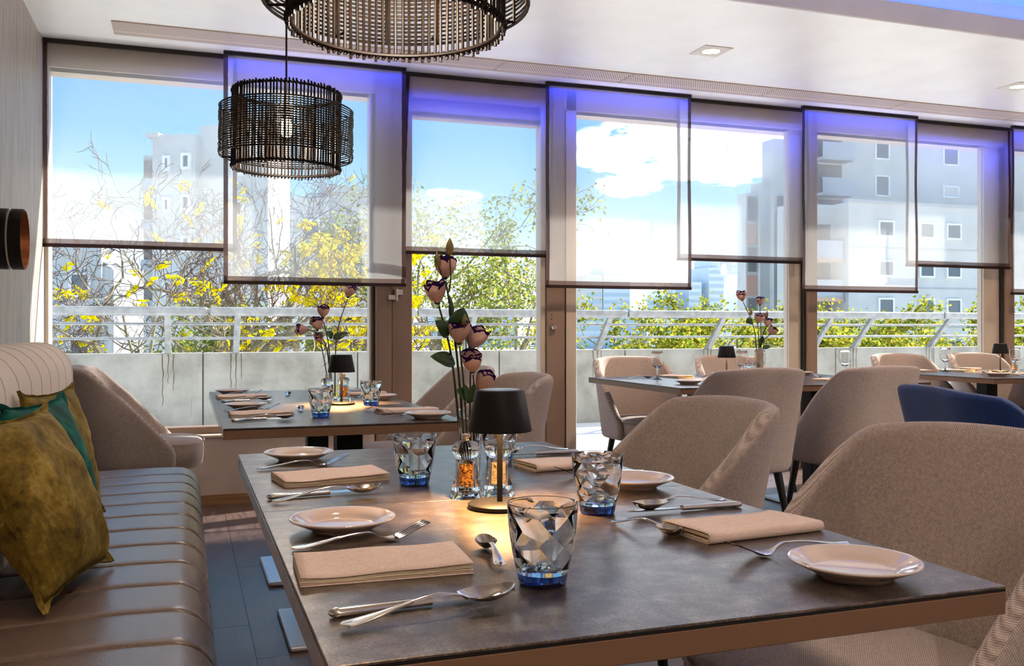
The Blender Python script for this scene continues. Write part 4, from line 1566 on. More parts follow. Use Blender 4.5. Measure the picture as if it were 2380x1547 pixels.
for i in range(n - 1):
    fs += [(i, i + 1, n + i + 1, n + i), (2 * n + i, 3 * n + i, 3 * n + i + 1, 2 * n + i + 1), (i, 2 * n + i, 2 * n + i + 1, i + 1), (n + i, n + i + 1, 3 * n + i + 1, 3 * n + i)]
fs += [(0, n, 3 * n, 2 * n), (n - 1, 3 * n - 1, 4 * n - 1, 2 * n - 1)]
b.add(vs, fs); b.build('blade', M['steel'], kn, angle=50)
reg('knife', kn)

# napkin: nested folded sheets, fold along -y
nk = thing('folded_napkin', None, 'napkin', group='folded napkins')
def sheet(nm, mat, h, w, off, thick, r, seed):
    rng = random.Random(seed)
    prof = []
    for i in range(8): prof.append((w - (w - r) * i / 7, 0.0))
    for i in range(1, 9):
        a = -pi / 2 - pi * i / 8
        prof.append((r + r * 0.9 * cos(a), h / 2 + h / 2 * sin(a)))
    for i in range(1, 8): prof.append((r + (w - r) * i / 7, h - 0.0035 * (i / 7) ** 1.5))
    LN = 0.208
    b = MB()
    N_ = len(prof)
    def fn(a, c):
        i = min(int(c * (N_ - 1) + 1e-6), N_ - 1)
        y, z = prof[i]
        top = 1 if i > N_ / 2 else 0
        wv_ = 0.0016 * sin(5.2 * a + 1) * top * (y / w) + 0.0008 * sin(11 * a + 2) * top
        return (-LN / 2 + LN * a, y - w / 2, off + z + wv_)
    b.grid(fn, 15, N_)
    o = b.build(nm, mat, nk, angle=180, recalc=False)
    s = o.modifiers.new('s', 'SOLIDIFY'); s.thickness = thick; s.offset = 0
    return bake(o)
sheet('outer_fold', M['napkin'], 0.0138, 0.118, 0.0009, 0.0013, 0.0075, 1.0)
sheet('inner_fold', M['napkin_in'], 0.0086, 0.113, 0.0030, 0.0011, 0.006, 2.1)
sheet('inner_fold', M['napkin_in'], 0.0044, 0.115, 0.0052, 0.0010, 0.003, 3.3)
reg('napkin', nk)

# tumbler: smooth outside, diamond-faceted inside, thick blue base
tu = thing('glass_tumbler', None, 'tumbler', group='blue faceted tumblers')
NS = 48
ZB = 0.0152
outer = [(0.0306, ZB), (0.0334, 0.027), (0.0366, 0.043), (0.0392, 0.060), (0.0411, 0.079), (0.0421, 0.0945)]


def orad(z):
    for (r0, z0), (r1, z1) in zip(outer[:-1], outer[1:]):
        if z <= z1: return r0 + (r1 - r0) * (z - z0) / (z1 - z0)
    return outer[-1][0]


b = MB()
prof = [(0.0, ZB), (0.028, ZB)] + outer + [(0.0422, 0.0958), (0.0414, 0.0966), (0.0404, 0.0958), (0.0400, 0.0905)]
NS = 56
b.lathe(prof, NS)
cb = len(b.v) - NS
nf = 14
NS = 56
rg = random.Random(4)
rows_z = [0.0845, 0.067, 0.0495, 0.0335, 0.0215]
fb = len(b.v)
vs = []
for ri, z in enumerate(rows_z):
    for k in range(nf):
        a = 2 * pi * k / nf + rg.uniform(-.07, .07)
        r = orad(z) - (0.0017 if (k + ri) % 2 else 0.0042) - rg.uniform(0, 0.0012)
        vs.append((r * cos(a), r * sin(a), z + rg.uniform(-.0022, .0022)))
vs.append((0, 0, 0.0185))
b.add(vs, [])
for k in range(nf):
    v0 = fb + k; v1 = fb + (k + 1) % nf
    c0 = [cb + (4 * k + j) % NS for j in range(5)]
    b.f += [(c0[0], c0[1], v0), (c0[1], c0[2], v0), (c0[2], v1, v0), (c0[2], c0[3], v1), (c0[3], c0[4], v1)]
for ri in range(len(rows_z) - 1):
    A, B2 = fb + ri * nf, fb + (ri + 1) * nf
    for k in range(nf):
        k2 = (k + 1) % nf
        if (k + ri) % 2:
            b.f += [(A + k, A + k2, B2 + k2), (A + k, B2 + k2, B2 + k)]
        else:
            b.f += [(A + k, A + k2, B2 + k), (A + k2, B2 + k2, B2 + k)]
A = fb + (len(rows_z) - 1) * nf; ctr = fb + len(rows_z) * nf
for k in range(nf): b.f.append((A + k, A + (k + 1) % nf, ctr))
b.build('bowl', M['tumbler'], tu, angle=22)
b = MB()
n = 12 * 4
def flute(k): return 1.0 - 0.012 * (1 if k % 4 == 0 else 0)
ringz = [(0.0235, 0.0), (0.0278, 0.0016), (0.0288, 0.005), (0.0302, 0.0135), (0.0301, 0.0149)]
vs = []
for r, z in ringz:
    for k in range(n):
        a = 2 * pi * k / n; q = flute(k)
        vs.append((r * q * cos(a), r * q * sin(a), z))
fs = [(i * n + k, i * n + (k + 1) % n, (i + 1) * n + (k + 1) % n, (i + 1) * n + k) for i in range(len(ringz) - 1) for k in range(n)]
fs += [tuple(range(n)), tuple(reversed([(len(ringz) - 1) * n + k for k in range(n)]))]
b.add(vs, fs)
b.build('base', M['tumbler_base'], tu, angle=22)
reg('tumbler', tu)

# wine goblet
b = MB(); b.lathe([(0, 0.0), (0.033, 0.0), (0.034, 0.0015), (0.030, 0.003), (0.012, 0.0075), (0.0055, 0.014), (0.0045, 0.03), (0.0042, 0.055), (0.006, 0.066), (0.016, 0.073), (0.030, 0.086), (0.0365, 0.105), (0.0372, 0.125), (0.0340, 0.150), (0.0318, 0.166), (0.0312, 0.167), (0.0306, 0.166), (0.0328, 0.150), (0.0358, 0.125), (0.0352, 0.105), (0.0288, 0.087), (0.015, 0.0755), (0, 0.073)], 40)
reg('goblet', tag(b.build('wine_glass', M['clear'], angle=60), None, 'wine glass', 'wine glasses'))


# mill
def mill(fillmat, name):
    t = thing('spice_mill', None, 'mill', group='clear spice mills')
    b = MB(); b.lathe([(0, 0.0135), (0.022, 0.0125), (0.0252, 0.0), (0.0280, 0.0), (0.0288, 0.0015), (0.0282, 0.013), (0.0255, 0.0195), (0.0218, 0.028), (0.0196, 0.040), (0.0187, 0.054), (0.0192, 0.066), (0.0175, 0.0685), (0.0142, 0.0685), (0.0142, 0.0175), (0.0, 0.0175)], 40)
    b.build('body', M['acrylic'], t, angle=35)
    b = MB(); b.lathe([(0, 0.0695), (0.0165, 0.0695), (0.0215, 0.074), (0.0255, 0.081), (0.0250, 0.089), (0.0205, 0.0965), (0.0120, 0.1005), (0.0, 0.1015)], 40)
    b.build('head', M['acrylic'], t, angle=60)
    b = MB(); b.lathe([(0, 0.1016), (0.0055, 0.1016), (0.0045, 0.104), (0.0065, 0.106), (0.0076, 0.1095), (0.0065, 0.113), (0.0, 0.1145)], 24)
    b.build('knob', M['chrome'], t, angle=60)
    b = MB(); b.tube([(0, 0, 0.0195), (0, 0, 0.069)], 0.002, 8); b.build('spindle', M['steel'], t)
    rg = random.Random(len(name) * 7 + 1)
    b = MB()
    G = 0.0033
    ico = [(0, 0, 1)] + [(0.894 * cos(a), 0.894 * sin(a), 0.447) for a in [2 * pi * k / 5 for k in range(5)]] + [(0.894 * cos(a), 0.894 * sin(a), -0.447) for a in [2 * pi * (k + 0.5) / 5 for k in range(5)]] + [(0, 0, -1)]
    icf = [(0, 1 + k, 1 + (k + 1) % 5) for k in range(5)] + [(1 + k, 6 + k, 1 + (k + 1) % 5) for k in range(5)] + [(6 + k, 6 + (k + 1) % 5, 1 + (k + 1) % 5) for k in range(5)] + [(11, 6 + (k + 1) % 5, 6 + k) for k in range(5)]
    for i in range(360):
        z = 0.0215 + 0.038 * rg.random(); a = rg.uniform(0, 2 * pi); r = 0.0142 - G if i % 3 else rg.uniform(0.003, 0.009)
        g = G * rg.uniform(0.7, 1.0)
        b.add([(r * cos(a) * 0.95 + g * v_[0], r * sin(a) * 0.95 + g * v_[1], z + g * v_[2]) for v_ in ico], icf)
    o = b.build('filling', fillmat, t, recalc=False, angle=180); o['kind'] = 'stuff'
    return t


mpep = Mat('peppercorns')
vv_ = mpep.coord()
fpp = mpep.noise(vv_, 220, 2)
mpep.set(col=mpep.ramp(fpp, [(0.35, lin((104, 66, 26))), (0.5, lin((184, 126, 44))), (0.65, lin((226, 178, 84)))]), rough=0.6)
M['pepper'] = mpep.m
M['salt'] = mottled('rock_salt', (240, 214, 168), (252, 238, 210), 200, 0.4)
reg('pepper', mill(M['pepper'], 'pepper')); reg('salt', mill(M['salt'], 'salt'))

# table lamp
M['lampled'] = emit('lamp_led', (255, 186, 104), 16.0)
M['shadein'] = plain('shade_lining', (240, 226, 200), 0.5)
M['lamptop'] = plain('satin_lamp_top', (150, 148, 146), 0.25, 0.6)


def lamp_proto():
    t = thing('table_lamp', None, 'table lamp', group='small black table lamps')
    b = MB(); b.lathe([(0, 0), (0.0515, 0), (0.0535, 0.0015), (0.0535, 0.0075), (0.0515, 0.0092), (0.02, 0.0105), (0, 0.0108)], 56); b.build('base', M['blackmetal'], t, angle=40)
    b = MB(); b.tube([(0, 0, 0.010), (0, 0, 0.186)], 0.0048, 14); b.build('stem', M['blackmetal'], t)
    sh = MB(); sh.lathe([(0.0515, 0.1298), (0.0535, 0.1290), (0.0538, 0.131), (0.0420, 0.1945), (0.0400, 0.1975), (0.034, 0.1982), (0.034, 0.1970), (0.0395, 0.1945), (0.0408, 0.1935), (0.0515, 0.1325)], 56, close=True)
    s_ = sh.build('shade', M['blackmetal'], t, angle=40)
    b = MB(); b.lathe([(0, 0.1990), (0.031, 0.1990), (0.0338, 0.1982), (0.0338, 0.1955), (0, 0.1955)], 48); b.build('top_disc', M['lamptop'], s_, angle=40)
    b = MB(); b.lathe([(0, 0.1995), (0.011, 0.1995), (0.0122, 0.1990), (0, 0.1988)], 32); b.build('touch_button', M['steel'], s_, angle=40)
    b = MB(); b.lathe([(0.0055, 0.186), (0.036, 0.186), (0.036, 0.1885), (0.0055, 0.1885)], 40, close=True); b.build('led_ring', M['lampled'], t, angle=40)
    return t


reg('lamp', lamp_proto())


def put_lamp(label, x, y, energy=30.0):
    t = put('lamp', label, x, y)
    ld = bpy.data.lights.new('lamp_glow', 'SPOT'); ld.energy = energy; ld.color = (1.0, 0.54, 0.2); ld.spot_size = radians(150); ld.spot_blend = 0.5; ld.shadow_soft_size = 0.03
    lo = bpy.data.objects.new('lamp_glow', ld); COL.objects.link(lo); lo.parent = t; lo.location = (0, 0, 0.178)
    return t


# ---- front table
FT = 'the front table'
put('plate', 'side plate nearer the camera on the banquette side of the front table', 0.222, 1.392)
put('plate', 'side plate at the far left corner of the front table', 0.246, 2.17)
put('plate', 'side plate at the near right corner of the front table', 0.768, 0.928)
put('plate', 'side plate in front of the second chair on the right of the front table', 0.800, 1.585)
put('fork', 'fork beside the nearer banquette-side plate of the front table', 0.135, 1.278, R(9))
put('fork', 'fork beside the far left corner plate of the front table', 0.143, 2.030, R(9))
put('fork', 'fork lying against the near right corner plate of the front table', 0.864, 1.058, R(184))
put('fork', 'fork half hidden behind the right-hand tumbler of the front table', 0.900, 1.735, R(182))
put('napkin', 'folded blush napkin nearest the camera on the left of the front table', 0.232, 1.152, R(178))
put('napkin', 'folded blush napkin between the two plates on the banquette side of the front table', 0.273, 1.868, R(188))
put('napkin', 'folded blush napkin beside the near right corner plate of the front table', 0.783, 1.192, R(6))
put('napkin', 'folded blush napkin at the far right of the front table behind the tumbler', 0.790, 1.880, R(6))
put('knife', 'knife under the spoon nearest the camera on the front table', 0.140, 0.972, R(4))
put('knife', 'knife under the spoon between the two left plates of the front table', 0.135, 1.682, R(5))
put('knife', 'knife beside the spoon at the middle of the right side of the front table', 0.885, 1.350, R(179))
put('knife', 'knife at the far right corner of the front table', 0.895, 2.060, R(181))
put('spoon', 'spoon nearest the camera resting on a knife on the front table', 0.145, 0.926, R(11), TZ + 0.001, R(-1.2))
put('spoon', 'spoon resting on a knife between the two left plates of the front table', 0.140, 1.634, R(11), TZ + 0.001, R(-1.2))
put('spoon', 'spoon resting on a knife at the middle of the right side of the front table', 0.878, 1.392, R(192), TZ + 0.001, R(-1.2))
put('spoon', 'spoon resting on a knife at the far right corner of the front table', 0.885, 2.105, R(192), TZ + 0.001, R(-1.2))
put('teaspoon', 'teaspoon lying in the lamp light in front of the black lamp on the front table', 0.372, 1.098, R(82))
put('teaspoon', 'teaspoon beside the near right napkin of the front table', 0.618, 1.296, R(-66))
put('tumbler', 'blue faceted tumbler nearest the camera on the front table', 0.397, 1.020, R(10))
put('tumbler', 'blue faceted tumbler at the left of the spice mills on the front table', 0.420, 1.762, R(40))
put('tumbler', 'blue faceted tumbler right of the black lamp on the front table', 0.635, 1.385, R(75))
put('tumbler', 'blue faceted tumbler hidden behind the spice mills of the front table', 0.668, 1.985, R(100))
put('pepper', 'clear pepper mill with brown peppercorns on the front table', 0.473, 1.590)
put('salt', 'clear salt mill behind the lamp stem on the front table', 0.533, 1.588, R(40))
put_lamp('small black table lamp on the front table', 0.499, 1.480)

# ---- second table
put('plate', 'side plate at the far left corner of the second table', 0.206, 4.47)
put('plate', 'side plate nearer us on the banquette side of the second table', 0.216, 3.63)
put('plate', 'side plate on the right of the second table behind the tumbler', 0.780, 3.93)
put('plate', 'side plate at the near right corner of the second table', 0.770, 3.04)
put('napkin', 'folded napkin between the two left plates of the second table', 0.232, 4.20, R(182))
put('napkin', 'folded napkin at the near left corner of the second table', 0.248, 3.33, R(182))
put('napkin', 'folded napkin beside the near right plate of the second table', 0.755, 3.30, R(6))
put('napkin', 'folded napkin farthest away on the right of the second table', 0.755, 4.22, R(6))
put('knife', 'knife under a spoon at the near left corner of the second table', 0.140, 3.145, R(3))
put('spoon', 'spoon resting on a knife at the near left corner of the second table', 0.148, 3.105, R(11), TZ + 0.001, R(-1.2))
put('knife', 'knife under a spoon between the left napkin and plate of the second table', 0.140, 3.985, R(3))
put('spoon', 'spoon resting on a knife behind the left plate of the second table', 0.148, 3.945, R(11), TZ + 0.001, R(-1.2))
put('fork', 'fork behind the left napkin of the second table', 0.14, 3.515, R(12))
put('fork', 'fork beside the far left plate of the second table', 0.14, 4.345, R(12))
put('fork', 'fork beside the near right plate of the second table', 0.852, 3.17, R(182))
put('fork', 'fork beside the right plate behind the tumbler of the second table', 0.852, 4.06, R(182))
put('knife', 'knife at the far right corner of the second table', 0.855, 4.43, R(181))
put('spoon', 'spoon crossing a knife at the far right corner of the second table', 0.845, 4.47, R(192), TZ + 0.001, R(-1.2))
put('teaspoon', 'teaspoon in the middle of the left half of the second table', 0.425, 4.22, R(80))
put('teaspoon', 'teaspoon left of the front tumbler of the second table', 0.395, 3.40, R(85))
put('teaspoon', 'teaspoon beside the right napkin of the second table', 0.62, 3.40, R(-70))
put('tumbler', 'blue faceted tumbler nearest us on the second table', 0.438, 3.215, R(20))
put('tumbler', 'blue faceted tumbler right of the lamp on the second table', 0.690, 3.63, R(55))
put('pepper', 'clear pepper mill left of the lamp stem on the second table', 0.545, 3.82)
put('pepper', 'clear pepper mill right of the lamp stem on the second table', 0.618, 3.84)
put_lamp('small black table lamp on the second table', 0.585, 3.70)

# ---- wine-glass table
put('plate', 'side plate at the near left corner of the wine-glass table', 2.585, 4.45)
put('plate', 'side plate in front of the chair facing us, at the middle of the wine-glass table', 3.22, 5.12)
put('plate', 'dark-looking side plate at the right end of the wine-glass table', 3.80, 5.10)
put('goblet', 'wine glass at the left end of the wine-glass table', 2.635, 4.90)
put('goblet', 'wine glass between the lamp and the flowers of the wine-glass table', 3.19, 4.86)
put('goblet', 'wine glass half hidden by the flowers of the wine-glass table', 3.345, 4.90)
put('goblet', 'wine glass showing above the back-turned chair beside the blue chair', 3.86, 4.75)
put('spoon', 'spoon lying at the left end of the wine-glass table', 2.50, 5.02, R(15))
put('napkin', 'folded napkin behind the left wine glass of the wine-glass table', 2.86, 5.08, R(96))
put('napkin', 'folded napkin beside the near left plate of the wine-glass table', 2.86, 4.40, R(92))
put('napkin', 'folded napkin at the near right of the wine-glass table', 3.50, 4.42, R(92))
put('fork', 'fork beside the left napkin of the wine-glass table', 2.98, 5.16, R(-78))
put('fork', 'fork with raised tines right of the near left plate of the wine-glass table', 2.72, 4.36, R(84))
put('fork', 'fork at the right of the wine-glass table', 3.66, 4.62, R(84))
put('knife', 'knife right of the near left napkin of the wine-glass table', 3.0, 4.34, R(88))
put('salt', 'clear salt mill beside the flowers of the wine-glass table', 3.14, 4.72)
put('salt', 'clear salt mill nearest the flower vase of the wine-glass table', 3.20, 4.73, R(60))
put_lamp('small black table lamp on the wine-glass table', 3.045, 4.80)

# ---- far right table
put('goblet', 'wine glass at the left end of the far right table', 5.01, 5.12)
put('goblet', 'wine glass at the right edge of the picture on the far right table', 5.44, 4.93)
put('plate', 'side plate in front of a chair facing us at the far right table', 5.33, 5.22)
put('plate', 'side plate at the near left corner of the far right table', 4.87, 4.55)
put('napkin', 'folded napkin at the far left of the far right table', 4.86, 5.2, R(96))
put('napkin', 'folded napkin between the wine glass and the far plate of the far right table', 5.13, 5.14, R(96))
put('napkin', 'folded napkin right of the near left plate of the far right table', 5.12, 4.52, R(92))
put('fork', 'fork left of the lamp on the far right table', 5.22, 5.14, R(-80))
put('fork', 'fork beside the near left plate of the far right table', 4.99, 4.45, R(88))
put('spoon', 'spoon behind the near left plate of the far right table', 4.92, 4.78, R(20))
put('knife', 'knife at the far left of the far right table', 4.72, 5.05, R(80))
put('salt', 'clear salt mill beside the lamp of the far right table', 5.36, 4.86)
put_lamp('small black table lamp on the far right table', 5.36, 4.98)

# ================================================================== FLOWERS
M['stem'] = plain('flower_stem', (38, 50, 28), 0.6)
M['fleaf'] = mottled('dark_leaf', (28, 52, 30), (52, 84, 46), 30, 0.45)
M['bud'] = plain('closed_bud', (128, 112, 62), 0.6)
m = Mat('lisianthus_petal')
uvn = m.node('ShaderNodeTexCoord')
sx = m.node('ShaderNodeSeparateXYZ', ins={'Vector': uvn.outputs['UV']})
nn_ = m.noise(m.coord(), 55, 3)
edge = m.math('GREATER_THAN', m.math('MULTIPLY_ADD', m.math('SUBTRACT', nn_, 0.5), 0.30, sx.outputs[1]), 0.89)
pc = m.mix(edge, lin((212, 180, 170)), lin((50, 26, 76)))
d_ = m.node('ShaderNodeBsdfDiffuse', ins={'Color': pc}); t_ = m.node('ShaderNodeBsdfTranslucent', ins={'Color': pc})
mxx = m.node('ShaderNodeMixShader', ins={0: 0.4, 1: d_.outputs[0], 2: t_.outputs[0]})
M['petal'] = m.shader(mxx.outputs[0]).m


def bloom(par, c, d, s, seed, closed=0.0):
    """cup of overlapping petals at c, opening along d"""
    rng = random.Random(seed)
    d = Vector(d).normalized()
    q = d.to_track_quat('Z', 'Y').to_matrix()
    c = Vector(c)
    for ring_, (n, sc_, open_) in enumerate(((5, 1.0, 0.54), (5, 0.94, 0.42), (3, 0.84, 0.26))):
        for k in range(n):
            a = 2 * pi * (k + 0.5 * ring_) / n + rng.uniform(-.2, .2)
            op = open_ * (1 - closed) * rng.uniform(0.88, 1.12)
            curl = rng.uniform(-0.04, 0.22) if ring_ == 0 else rng.uniform(-0.05, 0.08)
            ht = rng.uniform(1.08, 1.3)
            b = MB()
            ruf = rng.uniform(0, 6)
            def fn(u, v_):
                w = (u - 0.5) * 2
                vv = v_ * (1 - 0.20 * w * w * v_)
                hgt = s * sc_ * ht * (vv - curl * 0.5 * max(0, vv - 0.75) * 4 * 0.25)
                rad = s * sc_ * (0.08 + op * (1 - (1 - min(1.0, vv)) ** 2.7) - 0.10 * op * max(0.0, vv - 0.55) / 0.45) + s * curl * max(0.0, vv - 0.78) * 2.2
                an = a + w * (0.3 + 0.55 * sin(pi * min(0.85, 0.1 + vv * 0.7)))
                rr = rad + 0.035 * s * sin(4 * w + ruf) * v_ ** 4
                p = Vector((rr * cos(an), rr * sin(an), hgt + 0.03 * s * sin(5 * w + ruf * 2) * v_ ** 4))
                return c + q @ p
            b.grid(fn, 7, 8, lambda u, v_: (u, v_ + 0.05 * (2 * u - 1) ** 4))
            b.build('petal', M['petal'], par, uv=True, recalc=False, angle=180)
    b = MB(); b.lathe([(0, -0.10 * s), (0.10 * s, -0.06 * s), (0.17 * s, 0.05 * s), (0.14 * s, 0.2 * s)], 10)
    b.v = [tuple(c + q @ Vector(p)) for p in b.v]
    b.build('calyx', M['stem'], par, recalc=False)


def budm(par, c, d, s):
    d = Vector(d).normalized(); q = d.to_track_quat('Z', 'Y').to_matrix(); c = Vector(c)
    b = MB(); b.lathe([(0, 0), (0.16 * s, 0.1 * s), (0.24 * s, 0.35 * s), (0.2 * s, 0.6 * s), (0.07 * s, 0.88 * s), (0, 1.0 * s)], 10)
    b.v = [tuple(c + q @ Vector(p)) for p in b.v]
    b.build('bud', M['bud'], par)


def fleaf(par, p, tip, wd, n_=(0.2, -0.8, 0.4)):
    p, tip = Vector(p), Vector(tip)
    d = tip - p; L = d.length; d.normalize()
    nrm = Vector(n_); s_ = d.cross(nrm).normalized(); nn = s_.cross(d)
    b = MB()
    def fn(u, v_):
        w = (u - 0.5) * 2
        ww = wd * sin(pi * min(1, v_ ** 0.8)) ** 0.8
        return p + d * (L * v_) + s_ * (w * ww) + nn * (0.25 * ww * w * w + 0.06 * L * sin(pi * v_))
    b.grid(fn, 5, 9)
    o = b.build('leaf', M['fleaf'], par, recalc=False, angle=180)
    sm_ = o.modifiers.new('s', 'SOLIDIFY'); sm_.thickness = 0.0006


def stem(par, pts, r):
    b = MB()
    P_ = [Vector(p) for p in pts]
    out = []
    for i in range(len(P_) - 1):
        p0, p1, p2, p3 = P_[max(i - 1, 0)], P_[i], P_[i + 1], P_[min(i + 2, len(P_) - 1)]
        for k in range(5):
            t = k / 5
            out.append(0.5 * ((2 * p1) + (-p0 + p2) * t + (2 * p0 - 5 * p1 + 4 * p2 - p3) * t * t + (-p0 + 3 * p1 - 3 * p2 + p3) * t ** 3))
    out.append(P_[-1])
    b.tube(out, [r * (1 - 0.35 * i / len(out)) for i in range(len(out))], 7)
    b.build('stem', M['stem'], par)


def vase(label, x, y, r, h, mat='clear', flare=1.15):
    t = thing('flower_vase', label, 'vase', (x, y, TZ), 0, 'small flower vases')
    b = MB(); b.lathe([(0, 0), (r * 0.86, 0), (r * 0.9, 0.002), (r * 0.95, h * 0.5), (r * flare, h), (r * flare - 0.0022, h), (r * 0.95 - 0.0025, h * 0.5), (r * 0.86 - 0.002, 0.008), (0, 0.007)], 36)
    b.build('vase_body', M[mat], t, angle=45)
    return t


# tall lisianthus on the front table
VX, VY = 0.524, 1.735
vase('clear glass flower vase behind the lamp of the front table', VX, VY, 0.0225, 0.143)
zb = TZ + 0.012


def fstem(label, base, blooms_, buds_, leaves_, top, r=0.0022, group='lisianthus stems', lean=None):
    t = thing('lisianthus_stem', label, 'flower', (0, 0, 0), 0, group)
    mid = [(base[0] + (top[0] - base[0]) * 0.33, base[1], base[2] + (top[2] - base[2]) * 0.4)] if lean is None else [lean]
    stem(t, [base] + mid + [top], r)
    for i, (c, d, s) in enumerate(blooms_):
        bloom(t, c, d, s, int(1000 * (c[0] + c[2])) + i)
    for c, d, s, frm in buds_:
        budm(t, c, d, s)
        if frm: stem(t, [frm, ((frm[0] + c[0]) / 2 + 0.003, (frm[1] + c[1]) / 2, (frm[2] + c[2]) / 2 - 0.004), c], r * 0.6)
    for a in leaves_:
        fleaf(t, *a)
    return t


fstem('tallest lisianthus stem with a purple-edged bloom and pointed buds, front table', (VX - 0.006, VY, zb), [((0.474, VY, 1.148), (0.0, -0.15, 1), 0.036)], [((0.474, VY - 0.03, 1.19), (0.02, 0, 1), 0.034, (0.478, VY - 0.012, 1.12)), ((0.457, VY - 0.015, 1.168), (-0.15, 0, 1), 0.030, (0.482, VY - 0.008, 1.10))],
      [((0.490, VY, 1.045), (0.508, VY - 0.01, 1.092), 0.021), ((0.486, VY + 0.005, 1.07), (0.483, VY, 1.115), 0.006)], (0.475, VY, 1.142), 0.0026, lean=(0.497, VY, 1.00))
fstem('lisianthus stem bending left with a drooping purple-edged bloom, front table', (VX - 0.012, VY + 0.006, zb), [((0.462, VY + 0.01, 1.100), (-0.25, -0.3, 1), 0.036)], [], [((0.480, VY, 1.035), (0.451, VY - 0.01, 1.066), 0.017), ((0.493, VY - 0.004, 0.983), (0.439, VY - 0.02, 0.998), 0.016)], (0.464, VY + 0.01, 1.094), 0.0026, lean=(0.488, VY, 0.985))
fstem('lisianthus stem with an upright bloom left of the pair, front table', (VX - 0.004, VY - 0.008, zb), [((0.496, VY - 0.02, 1.022), (-0.1, -0.2, 1), 0.036)], [((0.507, VY - 0.02, 1.05), (0.0, 0, 1), 0.03, (0.508, VY - 0.016, 0.99))], [((0.516, VY - 0.01, 0.915), (0.489, VY - 0.025, 0.934), 0.014)], (0.497, VY - 0.02, 1.016), lean=(0.508, VY - 0.014, 0.93))
fstem('lisianthus stem with a wide-open bloom on the right of the pair, front table', (VX + 0.002, VY + 0.004, zb), [((0.524, VY - 0.005, 1.012), (0.35, -0.25, 1), 0.038)], [], [((0.52, VY, 0.905), (0.53, VY - 0.01, 0.945), 0.011)], (0.525, VY - 0.005, 1.006), lean=(0.524, VY, 0.93))
fstem('lisianthus stem with the second lowest bloom, front table', (VX + 0.006, VY - 0.004, zb), [((0.520, VY - 0.03, 0.968), (-0.2, -0.5, 1), 0.035)], [], [((0.515, VY - 0.015, 0.91), (0.503, VY - 0.03, 0.945), 0.008)], (0.521, VY - 0.03, 0.962), lean=(0.526, VY - 0.02, 0.92))
fstem('lisianthus stem with the lowest bloom just above the lamp shade, front table', (VX + 0.010, VY + 0.006, zb), [((0.540, VY - 0.01, 0.930), (0.4, -0.3, 1), 0.034)], [], [], (0.538, VY - 0.008, 0.924), lean=(0.532, VY, 0.90))

V2X, V2Y = 0.612, 4.05
vase('clear glass flower vase behind the lamp of the second table', V2X, V2Y, 0.03, 0.16, flare=1.1)
G2 = 'lisianthus stems on the second table'
fstem('tall leaning lisianthus stem with one pale bloom, second table', (V2X, V2Y, zb), [((0.668, V2Y, 1.188), (0.3, -0.2, 1), 0.045)], [], [((0.603, V2Y, 1.008), (0.668, V2Y - 0.02, 1.033), 0.017), ((0.602, V2Y, 1.01), (0.572, V2Y - 0.02, 1.04), 0.018)], (0.667, V2Y, 1.18), 0.0028, G2, lean=(0.62, V2Y, 1.02))
fstem('upright lisianthus stem with a purple-rimmed bloom, second table', (V2X - 0.01, V2Y, zb), [((0.560, V2Y, 1.100), (0.05, -0.2, 1), 0.045)], [], [((0.655, V2Y, 1.085), (0.69, V2Y, 1.098), 0.006)], (0.561, V2Y, 1.09), 0.0028, G2, lean=(0.585, V2Y, 0.98))
fstem('lisianthus stem with a half-open purple-rimmed bloom, second table', (V2X - 0.015, V2Y + 0.01, zb), [((0.538, V2Y, 1.045), (-0.1, -0.3, 1), 0.046)], [((0.512, V2Y, 1.065), (-0.2, 0, 1), 0.03, (0.535, V2Y, 1.03))], [], (0.54, V2Y, 1.036), 0.0026, G2, lean=(0.578, V2Y, 0.96))
fstem('lisianthus stem with a drooping purple bloom at the left, second table', (V2X - 0.02, V2Y, zb), [((0.497, V2Y, 1.045), (-0.9, -0.2, 0.1), 0.042)], [], [], (0.502, V2Y, 1.047), 0.0024, G2, lean=(0.548, V2Y, 1.0))
fstem('lisianthus stem with a small dark purple bloom, second table', (V2X - 0.008, V2Y - 0.01, zb), [((0.547, V2Y - 0.02, 0.992), (-0.3, -0.6, 0.8), 0.036)], [], [], (0.55, V2Y - 0.018, 0.99), 0.0024, G2, lean=(0.58, V2Y - 0.015, 0.95))

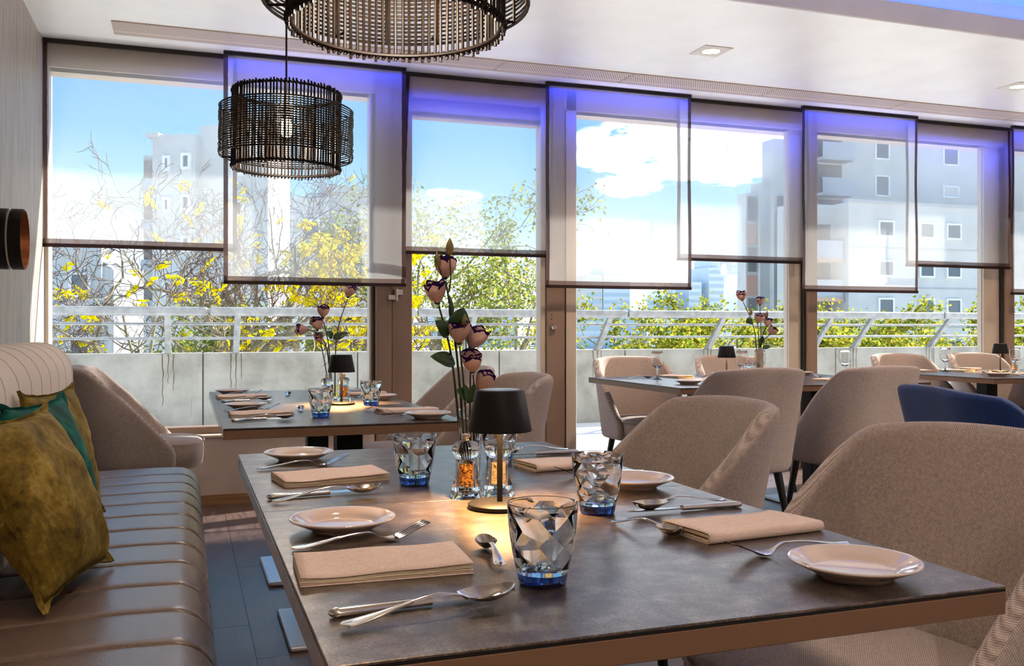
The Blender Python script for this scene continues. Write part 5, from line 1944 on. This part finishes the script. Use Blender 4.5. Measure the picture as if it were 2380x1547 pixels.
V3X, V3Y = 3.24, 4.75
M['ceramic'] = mottled('speckled_grey_ceramic', (150, 146, 132), (176, 172, 158), 60, 0.35)
vase('slim grey flower vase on the wine-glass table', V3X, V3Y, 0.024, 0.178, 'ceramic', 1.05)
G3 = 'lisianthus stems on the wine-glass table'
fstem('tallest leaning pink lisianthus on the wine-glass table', (V3X - 0.008, V3Y, zb), [((3.122, V3Y, 1.218), (-0.4, -0.3, 0.8), 0.048)], [((3.178, V3Y, 1.13), (0.1, 0, 1), 0.045, (3.19, V3Y, 1.09))], [((3.19, V3Y, 1.10), (3.13, V3Y - 0.02, 1.088), 0.024)], (3.126, V3Y, 1.21), 0.003, G3, lean=(3.205, V3Y, 1.04))
fstem('straight pink lisianthus with a closed bloom on the wine-glass table', (V3X + 0.004, V3Y, zb), [((3.242, V3Y, 1.19), (0, -0.1, 1), 0.042)], [], [((3.235, V3Y, 0.96), (3.25, V3Y - 0.02, 1.01), 0.02)], (3.242, V3Y, 1.185), 0.003, G3, lean=(3.25, V3Y, 1.03))
fstem('pink lisianthus in the middle of the bunch on the wine-glass table', (V3X, V3Y - 0.01, zb), [((3.213, V3Y - 0.02, 1.085), (0.1, -0.4, 1), 0.05)], [], [((3.225, V3Y - 0.01, 0.93), (3.203, V3Y - 0.04, 0.99), 0.02)], (3.213, V3Y - 0.02, 1.08), 0.003, G3, lean=(3.225, V3Y - 0.015, 0.99))
fstem('pink lisianthus with a small bud at its side on the wine-glass table', (V3X + 0.008, V3Y - 0.005, zb), [((3.283, V3Y - 0.01, 1.065), (0.15, -0.3, 1), 0.046)], [((3.29, V3Y, 1.12), (0.1, 0, 1), 0.04, (3.272, V3Y, 1.03))], [], (3.282, V3Y - 0.01, 1.058), 0.003, G3, lean=(3.255, V3Y, 0.98))
fstem('lowest pink lisianthus leaning right on the wine-glass table', (V3X + 0.012, V3Y, zb), [((3.31, V3Y, 1.015), (0.5, -0.3, 0.8), 0.048)], [], [((3.26, V3Y, 0.935), (3.305, V3Y - 0.02, 0.945), 0.014)], (3.305, V3Y, 1.012), 0.003, G3, lean=(3.268, V3Y, 0.96))
